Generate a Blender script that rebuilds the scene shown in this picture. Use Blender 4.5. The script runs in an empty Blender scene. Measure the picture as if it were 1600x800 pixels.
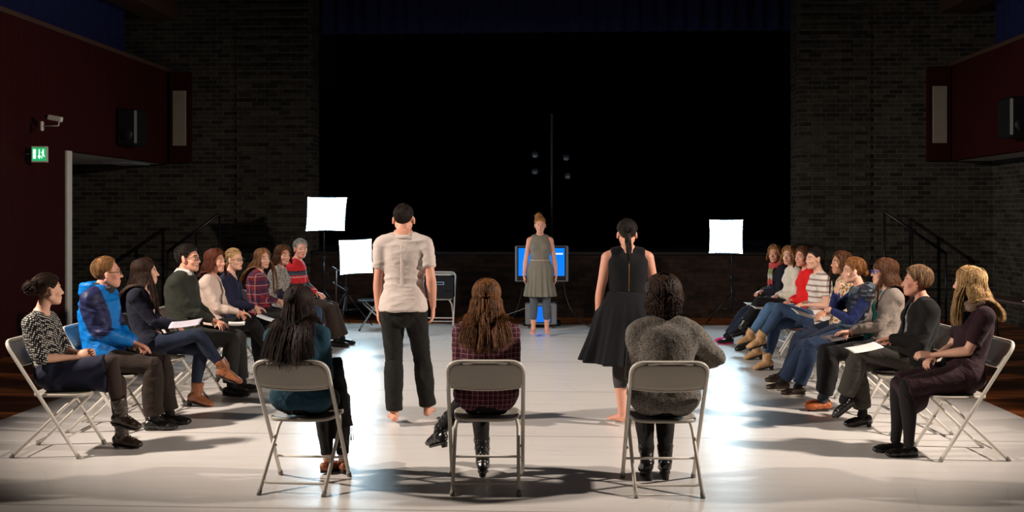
import bpy, math, random
import numpy as np
from mathutils import Vector, Matrix

# ------------------------------------------------------------------ camera, world, lights
SC = bpy.context.scene
COL = SC.collection
cam = bpy.data.cameras.new('camera')
cam.sensor_width = 36.0
cam.lens = 36.0
cam.shift_y = -63.0 / 1600.0
cam.clip_start = 0.05
cam.clip_end = 100
camo = bpy.data.objects.new('camera', cam)
camo.location = (0, 0, 1.69)
camo.rotation_euler = (math.pi / 2, 0, 0)
COL.objects.link(camo)
SC.camera = camo
SC.view_settings.view_transform = 'Standard'
SC.view_settings.look = 'None'
SC.view_settings.exposure = 0.0
SC.view_settings.gamma = 1.0
SC.view_settings.use_curve_mapping = False

world = bpy.data.worlds.new('dark_hall')
SC.world = world
world.use_nodes = True
world.node_tree.nodes['Background'].inputs[0].default_value = (0.6, 0.7, 1, 1)
world.node_tree.nodes['Background'].inputs[1].default_value = 0.0015

def spot(loc, aim, power, color, size=1.0, blend=0.6, rad=0.12):
    l = bpy.data.lights.new('key_or_fill_spot', 'SPOT')
    l.energy = power
    l.color = color
    l.spot_size = math.radians(size)
    l.spot_blend = blend
    l.shadow_soft_size = rad
    o = bpy.data.objects.new('key_or_fill_spot', l)
    o.location = loc
    o.rotation_euler = (Vector(aim) - Vector(loc)).to_track_quat('-Z', 'Y').to_euler()
    COL.objects.link(o)
    return o

WARM = (1.0, 0.86, 0.73)
KEY = 2500.0
spot((-6.1, 6.5, 4.0), (1.4, 9.6, 0.4), KEY, WARM, 74, 0.75)
spot((6.5, 6.5, 4.0), (-1.0, 9.6, 0.4), KEY, WARM, 74, 0.75)
spot((-6.0, 11.0, 4.0), (0.6, 12.6, 0.2), KEY * .3, (1, .93, .88), 70, 0.8)  # fill pair, added to brighten the back half; no known lamps there
spot((6.9, 11.0, 4.0), (0.4, 12.6, 0.2), KEY * .3, (1, .93, .88), 70, 0.8)
SOFTBOX = 34.0

# ------------------------------------------------------------------ small helpers
def thing(name, label, cat, loc=(0, 0, 0), rotz=0.0, group=None):
    o = bpy.data.objects.new(name, None)
    o.empty_display_size = 0.1
    COL.objects.link(o)
    o.location = loc
    o.rotation_euler = (0, 0, rotz)
    o['label'] = label
    o['category'] = cat
    if group:
        o['group'] = group
    return o

def tag(o, label, cat, group=None):
    o['label'] = label
    o['category'] = cat
    if group:
        o['group'] = group
    return o

class MB:
    """collects closed pieces into one mesh"""
    def __init__(s):
        s.v = []; s.f = []; s.n = 0; s.mi = []
    def add(s, V, F, mi=0):
        V = np.asarray(V, float)
        s.v.append(V)
        n = s.n
        for f in F:
            s.f.append(tuple(i + n for i in f))
            s.mi.append(mi)
        s.n += len(V)
        return s
    def xform(s, M):
        M = np.array(M)
        s.v = [v @ M[:3, :3].T + M[:3, 3] for v in s.v]
        return s
    def V(s):
        return np.concatenate(s.v) if s.v else np.zeros((0, 3))
    def mesh(s, name, smooth=True):
        me = bpy.data.meshes.new(name)
        me.from_pydata(s.V().tolist(), [], s.f)
        me.polygons.foreach_set('material_index', s.mi)
        me.polygons.foreach_set('use_smooth', [smooth] * len(s.f))
        me.update()
        return me

def link(name, me, mats, parent=None, kind=None):
    o = bpy.data.objects.new(name, me)
    if not isinstance(mats, (list, tuple)):
        mats = [mats]
    for m in mats:
        me.materials.append(m)
    COL.objects.link(o)
    if parent is not None:
        o.parent = parent
    if kind:
        o['kind'] = kind
    return o

def obj(name, mb, mats, parent=None, smooth=True, kind=None):
    me = mb.mesh(name, smooth)
    return link(name, me, mats, parent, kind)

def sharp(o, ang=35):
    """smooth shading with sharp edges kept"""
    me = o.data
    me.polygons.foreach_set('use_smooth', [True] * len(me.polygons))
    try:
        me.set_sharp_from_angle(angle=math.radians(ang))
    except Exception:
        pass
    return o

def box(mb, x0, x1, y0, y1, z0, z1, mi=0):
    V = [(x, y, z) for x in (x0, x1) for y in (y0, y1) for z in (z0, z1)]
    F = [(0, 1, 3, 2), (4, 6, 7, 5), (0, 4, 5, 1), (2, 3, 7, 6), (0, 2, 6, 4), (1, 5, 7, 3)]
    return mb.add(V, F, mi)

def bevel_box(mb, x0, x1, y0, y1, z0, z1, b=0.004, mi=0):
    """box with chamfered edges"""
    cx, cy, cz = (x0 + x1) / 2, (y0 + y1) / 2, (z0 + z1) / 2
    hx, hy, hz = abs(x1 - x0) / 2, abs(y1 - y0) / 2, abs(z1 - z0) / 2
    b = min(b, hx * .9, hy * .9, hz * .9)
    V = []; idx = {}
    for sx in (-1, 1):
        for sy in (-1, 1):
            for sz in (-1, 1):
                for ax in range(3):
                    h = [hx - b, hy - b, hz - b]
                    h[ax] += b
                    idx[(sx, sy, sz, ax)] = len(V)
                    V.append((cx + sx * h[0], cy + sy * h[1], cz + sz * h[2]))
    F = []
    def g(a, c, d, ax):
        return idx[(a, c, d, ax)]
    for s in (-1, 1):
        q = [(s, -1, -1, 0), (s, 1, -1, 0), (s, 1, 1, 0), (s, -1, 1, 0)]
        F.append([idx[k] for k in (q if s > 0 else q[::-1])])
        q = [(-1, s, -1, 1), (-1, s, 1, 1), (1, s, 1, 1), (1, s, -1, 1)]
        F.append([idx[k] for k in (q if s > 0 else q[::-1])])
        q = [(-1, -1, s, 2), (1, -1, s, 2), (1, 1, s, 2), (-1, 1, s, 2)]
        F.append([idx[k] for k in (q if s > 0 else q[::-1])])
    for a in (-1, 1):
        for c in (-1, 1):
            e = [idx[(a, c, -1, 0)], idx[(a, c, 1, 0)], idx[(a, c, 1, 1)], idx[(a, c, -1, 1)]]
            F.append(e if a * c < 0 else e[::-1])
            e = [idx[(a, -1, c, 0)], idx[(a, 1, c, 0)], idx[(a, 1, c, 2)], idx[(a, -1, c, 2)]]
            F.append(e if a * c > 0 else e[::-1])
            e = [idx[(-1, a, c, 1)], idx[(1, a, c, 1)], idx[(1, a, c, 2)], idx[(-1, a, c, 2)]]
            F.append(e if a * c < 0 else e[::-1])
            for d in (-1, 1):
                e = [idx[(a, c, d, 0)], idx[(a, c, d, 1)], idx[(a, c, d, 2)]]
                F.append(e if a * c * d > 0 else e[::-1])
    return mb.add(V, F, mi)

def nrm(v):
    v = np.asarray(v, float)
    return v / (np.linalg.norm(v) + 1e-12)

def loft(mb, C, R, x=(1, 0, 0), seg=16, cap=(True, True), mi=0, mod=None, ybias=None):
    """elliptical rings along the centres C; R = list of (a, b) or radii; x = direction of the a axis"""
    C = np.asarray(C, float)
    n = len(C)
    R = [(r, r) if np.isscalar(r) else r for r in R]
    T = np.zeros_like(C)
    T[1:-1] = C[2:] - C[:-2]
    T[0] = C[1] - C[0]
    T[-1] = C[-1] - C[-2]
    T = T / (np.linalg.norm(T, axis=1, keepdims=True) + 1e-12)
    X = np.asarray(x, float)
    if X.ndim == 1:
        X = np.repeat(X[None], n, 0)
    rings = []
    def ring(c, t, xx, a, b, k=0):
        xx = xx - t * np.dot(xx, t)
        if np.linalg.norm(xx) < 1e-5:
            xx = np.cross(t, (0.3, 0.5, 0.8))
        xx = nrm(xx)
        yy = np.cross(t, xx)
        th = np.arange(seg) * 2 * math.pi / seg
        m = np.ones(seg) if mod is None else mod(th, k)
        return c + np.outer(np.cos(th) * a * m, xx) + np.outer(np.sin(th) * b * m, yy)
    def capr(i, sgn):
        out = []
        a, b = R[i]
        r = min(a, b)
        for al in (75, 50, 25):
            al = math.radians(al)
            out.append(ring(C[i] + sgn * T[i] * r * math.sin(al), T[i], X[i], a * math.cos(al), b * math.cos(al), i))
        return out, C[i] + sgn * T[i] * r
    if cap[0]:
        cr, p0 = capr(0, -1)
        rings += cr
    else:
        p0 = C[0]
    for i in range(n):
        rings.append(ring(C[i], T[i], X[i], R[i][0], R[i][1], i))
    if cap[1]:
        cr, p1 = capr(n - 1, 1)
        rings += cr[::-1]
    else:
        p1 = C[-1]
    V = np.concatenate(rings + [p0[None], p1[None]])
    m = len(rings)
    F = []
    for i in range(m - 1):
        for j in range(seg):
            k = (j + 1) % seg
            F.append((i * seg + j, i * seg + k, (i + 1) * seg + k, (i + 1) * seg + j))
    a0, a1 = m * seg, m * seg + 1
    for j in range(seg):
        k = (j + 1) % seg
        F.append((a0, k, j))
        F.append((a1, (m - 1) * seg + j, (m - 1) * seg + k))
    return mb.add(V, F, mi)

def tube(mb, P, r, seg=10, cap=(False, False), mi=0):
    """round tube through the points with bend-preserving frames"""
    P = np.asarray(P, float)
    n = len(P)
    T = np.zeros_like(P)
    for i in range(n):
        a = nrm(P[i] - P[i - 1]) if i else nrm(P[1] - P[0])
        b = nrm(P[i + 1] - P[i]) if i < n - 1 else a
        T[i] = nrm(a + b)
    x = np.cross(T[0], (0.123, 0.33, 0.9))
    if np.linalg.norm(x) < .1:
        x = np.cross(T[0], (0.9, 0.33, 0.1))
    X = []
    for i in range(n):
        x = nrm(x - T[i] * np.dot(x, T[i]))
        X.append(x)
    rr = [r] * n if np.isscalar(r) else r
    return loft_fr(mb, P, T, X, rr, seg, mi)

def loft_fr(mb, P, T, X, rr, seg, mi=0):
    th = np.arange(seg) * 2 * math.pi / seg
    V = []
    for c, t, x, r in zip(P, T, X, rr):
        y = np.cross(t, x)
        V.append(c + np.outer(np.cos(th) * r, x) + np.outer(np.sin(th) * r, y))
    n = len(P)
    F = []
    for i in range(n - 1):
        for j in range(seg):
            k = (j + 1) % seg
            F.append((i * seg + j, i * seg + k, (i + 1) * seg + k, (i + 1) * seg + j))
    F.append(tuple(range(seg))[::-1])
    F.append(tuple((n - 1) * seg + j for j in range(seg)))
    return mb.add(np.concatenate(V), F, mi)

def bend(P, rad, k=5):
    """round the corners of a polyline"""
    P = [np.asarray(p, float) for p in P]
    out = [P[0]]
    for i in range(1, len(P) - 1):
        a = nrm(P[i - 1] - P[i]); b = nrm(P[i + 1] - P[i])
        r = min(rad, .45 * np.linalg.norm(P[i - 1] - P[i]), .45 * np.linalg.norm(P[i + 1] - P[i]))
        p0 = P[i] + a * r; p2 = P[i] + b * r
        for j in range(k + 1):
            t = j / k
            out.append((1 - t) ** 2 * p0 + 2 * t * (1 - t) * P[i] + t * t * p2)
    out.append(P[-1])
    return out

def ellipsoid(mb, c, r, M=None, nu=18, nv=12, mi=0):
    V = []
    for i in range(1, nv):
        a = math.pi * i / nv
        for j in range(nu):
            b = 2 * math.pi * j / nu
            V.append((math.sin(a) * math.cos(b), math.sin(a) * math.sin(b), math.cos(a)))
    V += [(0, 0, 1), (0, 0, -1)]
    V = np.array(V) * np.asarray(r if not np.isscalar(r) else (r, r, r), float)
    if M is not None:
        V = V @ np.array(M)[:3, :3].T
    V = V + np.asarray(c, float)
    F = []
    for i in range(nv - 2):
        for j in range(nu):
            k = (j + 1) % nu
            F.append((i * nu + j, (i + 1) * nu + j, (i + 1) * nu + k, i * nu + k))
    t, b = (nv - 1) * nu, (nv - 1) * nu + 1
    for j in range(nu):
        k = (j + 1) % nu
        F.append((t, j, k))
        F.append((b, (nv - 2) * nu + k, (nv - 2) * nu + j))
    return mb.add(V, F, mi)

def prism(mb, poly, z0, z1, mi=0, M=None):
    """extruded polygon in the xy plane"""
    n = len(poly)
    V = [(p[0], p[1], z0) for p in poly] + [(p[0], p[1], z1) for p in poly]
    V = np.array(V, float)
    if M is not None:
        M = np.array(M)
        V = V @ M[:3, :3].T + M[:3, 3]
    F = [tuple(range(n))[::-1], tuple(range(n, 2 * n))]
    for i in range(n):
        j = (i + 1) % n
        F.append((i, j, n + j, n + i))
    return mb.add(V, F, mi)

# ------------------------------------------------------------------ node materials
class G:
    def __init__(s, name):
        s.m = bpy.data.materials.new(name)
        s.m.use_nodes = True
        s.nt = s.m.node_tree
        s.b = s.nt.nodes['Principled BSDF']
        s.N = s.nt.nodes
        s._c = None
    def new(s, t, **kw):
        n = s.N.new(t)
        for k, v in kw.items():
            setattr(n, k, v)
        return n
    def set(s, sock, v):
        if isinstance(v, bpy.types.NodeSocket):
            s.nt.links.new(v, sock)
        else:
            if sock.type == 'RGBA' and len(v) == 3:
                v = (*v, 1)
            sock.default_value = v
    def co(s):
        if s._c is None:
            s._c = s.new('ShaderNodeTexCoord').outputs['Object']
        return s._c
    def math(s, op, a, b=0.0, c=None):
        n = s.new('ShaderNodeMath', operation=op)
        s.set(n.inputs[0], a); s.set(n.inputs[1], b)
        if c is not None:
            s.set(n.inputs[2], c)
        return n.outputs[0]
    def sep(s, v=None):
        n = s.new('ShaderNodeSeparateXYZ')
        s.set(n.inputs[0], v or s.co())
        return n.outputs
    def map(s, scale=(1, 1, 1), loc=(0, 0, 0), rot=(0, 0, 0), v=None):
        n = s.new('ShaderNodeMapping')
        s.set(n.inputs['Vector'], v or s.co())
        n.inputs['Scale'].default_value = scale
        n.inputs['Location'].default_value = loc
        n.inputs['Rotation'].default_value = rot
        return n.outputs[0]
    def noise(s, scale=5, detail=4, rough=.5, v=None, dist=0.0):
        n = s.new('ShaderNodeTexNoise')
        s.set(n.inputs['Vector'], v or s.co())
        n.inputs['Scale'].default_value = scale
        n.inputs['Detail'].default_value = detail
        n.inputs['Roughness'].default_value = rough
        n.inputs['Distortion'].default_value = dist
        return n.outputs['Fac']
    def vor(s, scale=5, v=None, feature='F1', out='Distance', rnd=1.0):
        n = s.new('ShaderNodeTexVoronoi', feature=feature)
        s.set(n.inputs['Vector'], v or s.co())
        n.inputs['Scale'].default_value = scale
        n.inputs['Randomness'].default_value = rnd
        return n.outputs[out]
    def mix(s, f, a, b, mode='MIX'):
        n = s.new('ShaderNodeMix', data_type='RGBA', blend_type=mode)
        s.set(n.inputs[0], f); s.set(n.inputs[6], a); s.set(n.inputs[7], b)
        return n.outputs[2]
    def ramp(s, f, stops):
        n = s.new('ShaderNodeValToRGB')
        s.set(n.inputs[0], f)
        e = n.color_ramp.elements
        while len(e) < len(stops):
            e.new(0.5)
        for i, (p, c) in enumerate(stops):
            e[i].position = p
            e[i].color = (*c, 1) if not np.isscalar(c) else (c, c, c, 1)
        return n.outputs[0]
    def bump(s, h, strength=.3, dist=.01):
        n = s.new('ShaderNodeBump')
        n.inputs['Strength'].default_value = strength
        n.inputs['Distance'].default_value = dist
        s.set(n.inputs['Height'], h)
        s.nt.links.new(n.outputs[0], s.b.inputs['Normal'])
    def out(s, col=None, rough=None, metal=None, spec=None, sheen=None, emit=None, es=1.0):
        if col is not None: s.set(s.b.inputs['Base Color'], col)
        if rough is not None: s.set(s.b.inputs['Roughness'], rough)
        if metal is not None: s.set(s.b.inputs['Metallic'], metal)
        if spec is not None: s.set(s.b.inputs['Specular IOR Level'], spec)
        if sheen is not None:
            s.set(s.b.inputs['Sheen Weight'], sheen)
            s.b.inputs['Sheen Roughness'].default_value = .5
        if emit is not None:
            s.set(s.b.inputs['Emission Color'], emit)
            s.set(s.b.inputs['Emission Strength'], es)
        return s.m

def c8(r, g, b):
    """an sRGB colour as linear"""
    f = lambda v: ((v / 255 + .055) / 1.055) ** 2.4 if v > 10 else v / 255 / 12.92
    return (f(r), f(g), f(b))

def dim(c, k):
    return tuple(v * k for v in c[:3])

def plain(name, col, rough=.5, metal=0.0, var=.12, scale=20, bump=.1, spec=.5):
    g = G(name)
    n = g.noise(scale, 4)
    g.bump(g.noise(scale * 6, 2), bump, .002)
    return g.out(g.mix(n, dim(col, 1 - var), dim(col, 1 + var)), rough, metal, spec)

def fabric(name, col, var=.25, scale=9, weave=420, bump=.35, rough=.85, sheen=.04, pattern=None):
    g = G(name)
    n = g.noise(scale, 5, .6)
    base = g.mix(n, dim(col, 1 - var), dim(col, 1 + var))
    if pattern:
        base = pattern(g, base)
    h = g.math('ADD', g.math('MULTIPLY', g.noise(weave, 1), .35), g.noise(34, 4, .6, dist=.8))
    g.bump(h, bump, .006)
    return g.out(base, rough, 0, .25, sheen)

def stripe(g, coord, freq, width, off=0.0):
    fr = g.math('FRACT', g.math('ADD', g.math('MULTIPLY', coord, freq), off))
    return g.math('LESS_THAN', fr, width)

def plaid(c2, c3, line, f=9.0, soft=.6, kx=1.0, ky=.25):
    def p(g, base):
        x, y, z = g.sep()
        d = g.math('ADD', g.math('MULTIPLY', x, kx), g.math('MULTIPLY', y, ky))
        a = g.math('MULTIPLY', stripe(g, d, f, .45), soft)
        b = g.math('MULTIPLY', stripe(g, z, f, .45), soft)
        k = g.mix(a, base, c2)
        k = g.mix(b, k, c3)
        l1 = g.math('MAXIMUM', stripe(g, d, f, .07, .15), stripe(g, z, f, .07, .15))
        return g.mix(g.math('MULTIPLY', l1, .55), k, line)
    return p

def dots(c2, scale=42, r=.34):
    def p(g, base):
        v = g.vor(scale, rnd=.12, v=g.map((1, 1, 1), rot=(.2, .3, .5)))
        return g.mix(g.math('LESS_THAN', v, r), base, c2)
    return p

def blotch(cols, scale=26):
    def p(g, base):
        k = base
        for i, c in enumerate(cols):
            v = g.vor(scale, v=g.map(loc=(i * 3.7, i * 1.9, i)))
            k = g.mix(g.math('LESS_THAN', v, .3), k, c)
        return k
    return p

def bands(cols, f=11.0, zig=.012, z0=-9):
    def p(g, base):
        x, y, z = g.sep()
        w = g.math('PINGPONG', g.math('ADD', x, y), zig)
        zz = g.math('ADD', z, w)
        k = base
        for i, (c, wd, off) in enumerate(cols):
            k = g.mix(stripe(g, zz, f, wd, off), k, c)
        if z0 > -9:
            k = g.mix(g.math('GREATER_THAN', z, z0), k, base)
        return k
    return p

def speck(c2, scale=260, amt=.6):
    def p(g, base):
        n = g.math('GREATER_THAN', g.noise(scale, 1), .52)
        return g.mix(g.math('MULTIPLY', n, amt), base, c2)
    return p

def hairmat(name, dark, light, rough=.6, stretch=(90, 90, 5)):
    g = G(name)
    n = g.noise(1, 4, .6, v=g.map(stretch))
    m = g.noise(7, 3)
    f = g.math('ADD', g.math('MULTIPLY', n, .75), g.math('MULTIPLY', m, .25))
    g.bump(n, .5, .004)
    return g.out(g.ramp(f, [(.36, dark), (.66, light)]), rough, 0, .22)

def skinmat(name, col):
    g = G(name)
    n = g.noise(14, 4, .6)
    base = g.mix(n, dim(col, .86), (col[0] * 1.08, col[1] * 1.04, col[2] * 1.04))
    g.bump(g.noise(160, 2), .08, .002)
    g.b.inputs['Subsurface Weight'].default_value = 0.0
    return g.out(base, .52, 0, .4)

# ------------------------------------------------------------------ the hall
# the hall's own axes: x across, y towards the stage; its centre line leans 2.86 degrees from the view
HALL = Matrix.Translation((-0.19, 0, 0)) @ Matrix.Rotation(-0.05, 4, 'Z')
def hall(o):
    o.matrix_world = HALL
    return o
def struct(name, mb, mat, smooth=False):
    o = obj(name, mb, mat, smooth=smooth)
    o['kind'] = 'structure'
    return hall(o)

def brickmat(name, col1, col2, mort, bump=.6):
    g = G(name)
    x, y, z = g.sep()
    cmb = g.new('ShaderNodeCombineXYZ')
    g.set(cmb.inputs[0], g.math('ADD', x, y))
    g.set(cmb.inputs[1], z)
    b = g.new('ShaderNodeTexBrick')
    b.offset = .5
    g.set(b.inputs['Vector'], cmb.outputs[0])
    b.inputs['Scale'].default_value = 1.0
    b.inputs['Brick Width'].default_value = .225
    b.inputs['Row Height'].default_value = .075
    b.inputs['Mortar Size'].default_value = .006
    b.inputs['Mortar Smooth'].default_value = .1
    b.inputs['Bias'].default_value = -.1
    b.inputs['Color1'].default_value = (*col1, 1)
    b.inputs['Color2'].default_value = (*col2, 1)
    b.inputs['Mortar'].default_value = (*mort, 1)
    n = g.noise(9, 5)
    col = g.mix(.55, b.outputs['Color'], g.ramp(n, [(.3, .25), (.7, 1.0)]), 'MULTIPLY')
    g.bump(g.math('SUBTRACT', g.math('MULTIPLY', g.noise(60, 3), .2), b.outputs['Fac']), bump, .008)
    return g.out(col, .9, 0, .2)

M_BRICK = brickmat('grey_brick', c8(66, 63, 57), c8(30, 28, 27), c8(86, 83, 76))
M_BRICK2 = brickmat('stage_front_brick', c8(62, 45, 36), c8(36, 27, 22), c8(46, 37, 31))

def wood_floor():
    g = G('wood_floor')
    x, y, z = g.sep()
    st = g.noise(1, 4, .6, v=g.map((3, 60, 60)))
    pl = g.math('FLOOR', g.math('MULTIPLY', y, 12))
    wn = g.new('ShaderNodeTexWhiteNoise', noise_dimensions='1D')
    g.set(wn.inputs['W'], pl)
    t = g.math('ADD', g.math('MULTIPLY', st, .6), g.math('MULTIPLY', wn.outputs[0], .45))
    col = g.ramp(t, [(.25, c8(84, 42, 18)), (.6, c8(146, 80, 38)), (.9, c8(184, 108, 56))])
    gap = stripe(g, y, 12, .03)
    col = g.mix(g.math('MULTIPLY', gap, .7), col, (.01, .006, .004))
    g.bump(g.math('SUBTRACT', st, gap), .15, .003)
    return g.out(col, .38, 0, .5)

def vinyl():
    g = G('white_vinyl')
    x, y, z = g.sep()
    n = g.noise(.7, 6, .6)
    n2 = g.noise(1, 5, .65, v=g.map((1.3, 9, 1)))
    col = g.mix(n, c8(206, 201, 198), c8(226, 222, 219))
    col = g.mix(g.math('MULTIPLY', g.ramp(n2, [(.45, 0.0), (.8, 1.0)]), .3), col, c8(165, 158, 152))
    # scuffs: thin curved scratches
    sc = g.vor(1.1, v=g.map((1, 1, 1), rot=(0, 0, .3)), feature='DISTANCE_TO_EDGE')
    sm = g.math('MULTIPLY', g.math('LESS_THAN', sc, .004), g.math('GREATER_THAN', g.noise(1.7, 2), .52))
    col = g.mix(g.math('MULTIPLY', sm, .2), col, c8(150, 146, 140))
    fr = g.math('FRACT', g.math('MULTIPLY', g.math('ADD', y, 8.16), .5))
    seam = g.math('MAXIMUM', g.math('LESS_THAN', fr, .006), g.math('GREATER_THAN', fr, .994))
    col = g.mix(g.math('MULTIPLY', seam, .6), col, c8(140, 134, 128))
    tape = g.math('LESS_THAN', g.math('ABSOLUTE', g.math('SUBTRACT', fr, .0)), .02)
    h = g.math('ADD', g.math('MULTIPLY', g.noise(1, 3, .5, v=g.map((1.6, 7, 1))), 1.0), g.math('MULTIPLY', g.noise(55, 2), .04))
    g.bump(h, .12, .012)
    r = g.mix(n2, (.24, .24, .24), (.4, .4, .4))
    return g.out(col, r, 0, .5)

M_DARKRED = G('dark_red_panelling')
_x, _y, _z = M_DARKRED.sep()
_n = M_DARKRED.noise(1, 4, .6, v=M_DARKRED.map((30, 30, 1.2)))
_st = stripe(M_DARKRED, M_DARKRED.math('ADD', _x, _y), 7.5, .05)
_c = M_DARKRED.mix(_n, c8(34, 8, 6), c8(50, 12, 9))
_c = M_DARKRED.mix(M_DARKRED.math('MULTIPLY', _st, .7), _c, (.006, .002, .002))
M_DARKRED.bump(M_DARKRED.math('SUBTRACT', 1.0, _st), .5, .01)
M_DARKRED = M_DARKRED.out(_c, .85, 0, .08)
M_BLUE = fabric('blue_curtain', c8(12, 19, 66), weave=200)
M_BLUE2 = fabric('navy_pelmet', c8(14, 22, 62), weave=200)
M_BLACK = fabric('black_drape', c8(12, 12, 14), weave=200)
M_DARKWOOD = plain('dark_wood', c8(62, 40, 28), .6)
M_WHITEPAINT = plain('off_white_paint', c8(188, 184, 176), .6)
M_GREYPANEL = plain('grey_panel', c8(128, 120, 108), .7)
M_BLACKPLAS = plain('black_plastic', c8(14, 14, 16), .5)
M_BLACKMET = plain('black_metal', c8(26, 26, 28), .4, .3)
M_STEEL = plain('grey_steel', c8(150, 152, 156), .35, .8)
M_SILVER = plain('silver_plastic', c8(120, 122, 126), .4)
M_CEIL = plain('dark_ceiling', c8(40, 38, 38), .9)

SY = 17.0          # depth of the stage front
SX0, SX1 = -4.02, 4.02
# floors
mb = MB(); box(mb, -9.5, 9.5, -3, SY, -.1, 0)
struct('floor', mb, wood_floor())
mb = MB(); box(mb, -4.45, 4.02, 3.6, 15.9, 0, .003)
o = obj('dance_floor', mb, vinyl(), smooth=False); hall(o)
tag(o, 'glossy white vinyl dance floor rolled out over the hall floor', 'dance floor')
mb = MB(); box(mb, -9.5, 9.5, -3, 26, 8.0, 8.1)
struct('ceiling', mb, M_CEIL)
# stage
mb = MB(); box(mb, SX0 - .02, SX1 + .02, SY, SY + .2, 0, 1.04)
struct('wall_stage_front', mb, M_BRICK2)
mb = MB(); bevel_box(mb, SX0 - .01, SX1 + .01, SY - .03, 25, 1.04, 1.095, .006)
struct('floor_stage', mb, M_BLACKPLAS)
def pier(name, x0, x1, r0, r1):
    mb = MB()
    box(mb, x0, x1, SY, SY + .5, 0, 8)
    z = .075
    while z < 7.9:                       # projecting courses, every second one
        box(mb, r0, r1, SY - .035, SY, z, z + .075)
        z += .15
    return struct(name, mb, M_BRICK)
pier('wall_stage_left', -9.5, SX0, -5.3, SX0 - .06)
pier('wall_stage_right', SX1, 9.5, SX1 + .06, 5.2)
mb = MB(); box(mb, SX0, SX1, SY + .1, SY + .3, 5.6, 8)
struct('wall_stage_top', mb, M_BLACK)
for nm, x0, x1 in (('wall_wings_left', -5.4, -5.3), ('wall_wings_right', 5.3, 5.4)):
    mb = MB(); box(mb, x0, x1, SY + .5, 25, 1.0, 8); struct(nm, mb, M_BLACK)

def drape(name, x0, x1, y, z0, z1, mat, amp=.06, wl=.22, along='x', seed=0, th=.012):
    rng = random.Random(seed)
    n = int(abs(x1 - x0) / .035) + 2
    mb = MB(); V = []; F = []
    ph = [rng.random() * 6 for _ in range(3)]
    for j in range(7):
        t = j / 6
        for i in range(n):
            u = x0 + (x1 - x0) * i / (n - 1)
            w = amp * (math.sin(u / wl * 6.28 + ph[0] + .8 * math.sin(u * 1.7 + ph[1])) + .3 * math.sin(u / wl * 11 + t * .9 + ph[2]))
            w *= .75 + .25 * (1 - t)
            z = z0 + (z1 - z0) * t
            V.append((u, y + w, z) if along == 'x' else (y + w, u, z))
    for j in range(6):
        for i in range(n - 1):
            F.append((j * n + i, j * n + i + 1, (j + 1) * n + i + 1, (j + 1) * n + i))
    mb.add(V, F)
    o = obj(name, mb, mat)
    sd = o.modifiers.new('thick', 'SOLIDIFY'); sd.thickness = th
    return hall(o)
o = drape('stage_pelmet', SX0 - .1, SX1 + .1, SY + .7, 4.86, 6.6, M_BLUE2, .05, .26, seed=1)
tag(o, 'dark navy pelmet hanging in folds across the top of the stage opening', 'curtain')
o = drape('stage_backdrop', -5.28, 5.28, 24.4, 1.1, 7.9, M_BLACK, .05, .4, seed=2)
tag(o, 'black drape closing the back of the stage', 'curtain')

# side walls: red panelling box on both sides, brick underneath on the right, a passage on the left
W = 6.45
mb = MB()
box(mb, -W - .12, -W, -3, 13.5, 0, 4.1)
box(mb, -W - .12, -W, 13.5, SY, 2.56, 4.1)
struct('wall_left', mb, M_DARKRED)
mb = MB(); box(mb, W, W + .12, -3, 12.0, 0, 2.58); box(mb, W, W + .12, -3, SY, 2.58, 4.1)
struct('wall_right', mb, M_DARKRED)
mb = MB(); box(mb, 7.15, 7.35, 12.0, SY, 0, 2.7)
struct('wall_right_brick', mb, M_BRICK)
mb = MB(); box(mb, -9.5, -9.3, -3, SY, 0, 8); struct('wall_passage_left', mb, M_BRICK)
mb = MB(); box(mb, 9.3, 9.5, -3, SY, 0, 8); struct('wall_outer_right', mb, M_CEIL)
mb = MB(); box(mb, -9.5, 9.5, -3.1, -3, 0, 8); struct('wall_back', mb, M_CEIL)
# soffits
mb = MB(); box(mb, -8.2, -W - .12, 13.2, SY, 2.56, 2.62); struct('trim_soffit_left', mb, M_WHITEPAINT)
mb = MB(); box(mb, W + .12, 7.4, 12, SY, 2.58, 2.64); struct('trim_soffit_right', mb, M_WHITEPAINT)
mb = MB(); bevel_box(mb, -W - .13, -W + .03, 13.36, 13.5, 0, 2.56); struct('trim_post_left', mb, M_WHITEPAINT)
# ledge on the panelling and the curtains above it
for sgn, s in ((-1, 'left'), (1, 'right')):
    a, b = sorted((sgn * (W - .03), sgn * (W + .6)))
    mb = MB(); box(mb, a, b, -3, SY, 4.1, 4.16); struct('trim_ledge_' + s, mb, M_DARKWOOD)
    o = drape('gallery_curtain', 2.0, SY - .6, sgn * (W + .5), 4.16, 5.6, M_BLUE, .05, .3, along='y', seed=5 + sgn)
    tag(o, 'blue curtain above the dark red panelling on the %s side' % s, 'curtain')
    a, b = sorted((sgn * (W - .15), sgn * (W + .35)))
    mb = MB(); bevel_box(mb, a, b, -2, SY - .02, 4.98, 5.3); struct('trim_beam_' + s, mb, M_DARKWOOD)
# flat lamp panel in the passage soffit
mb = MB(); bevel_box(mb, -7.25, -6.75, 16.2, 16.9, 2.535, 2.56, .004)
o = obj('soffit_lamp', mb, plain('unlit_diffuser', c8(200, 208, 214), .4), smooth=False); hall(o)
tag(o, 'pale flat unlit lamp panel under the passage soffit on the left', 'lamp')

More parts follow.
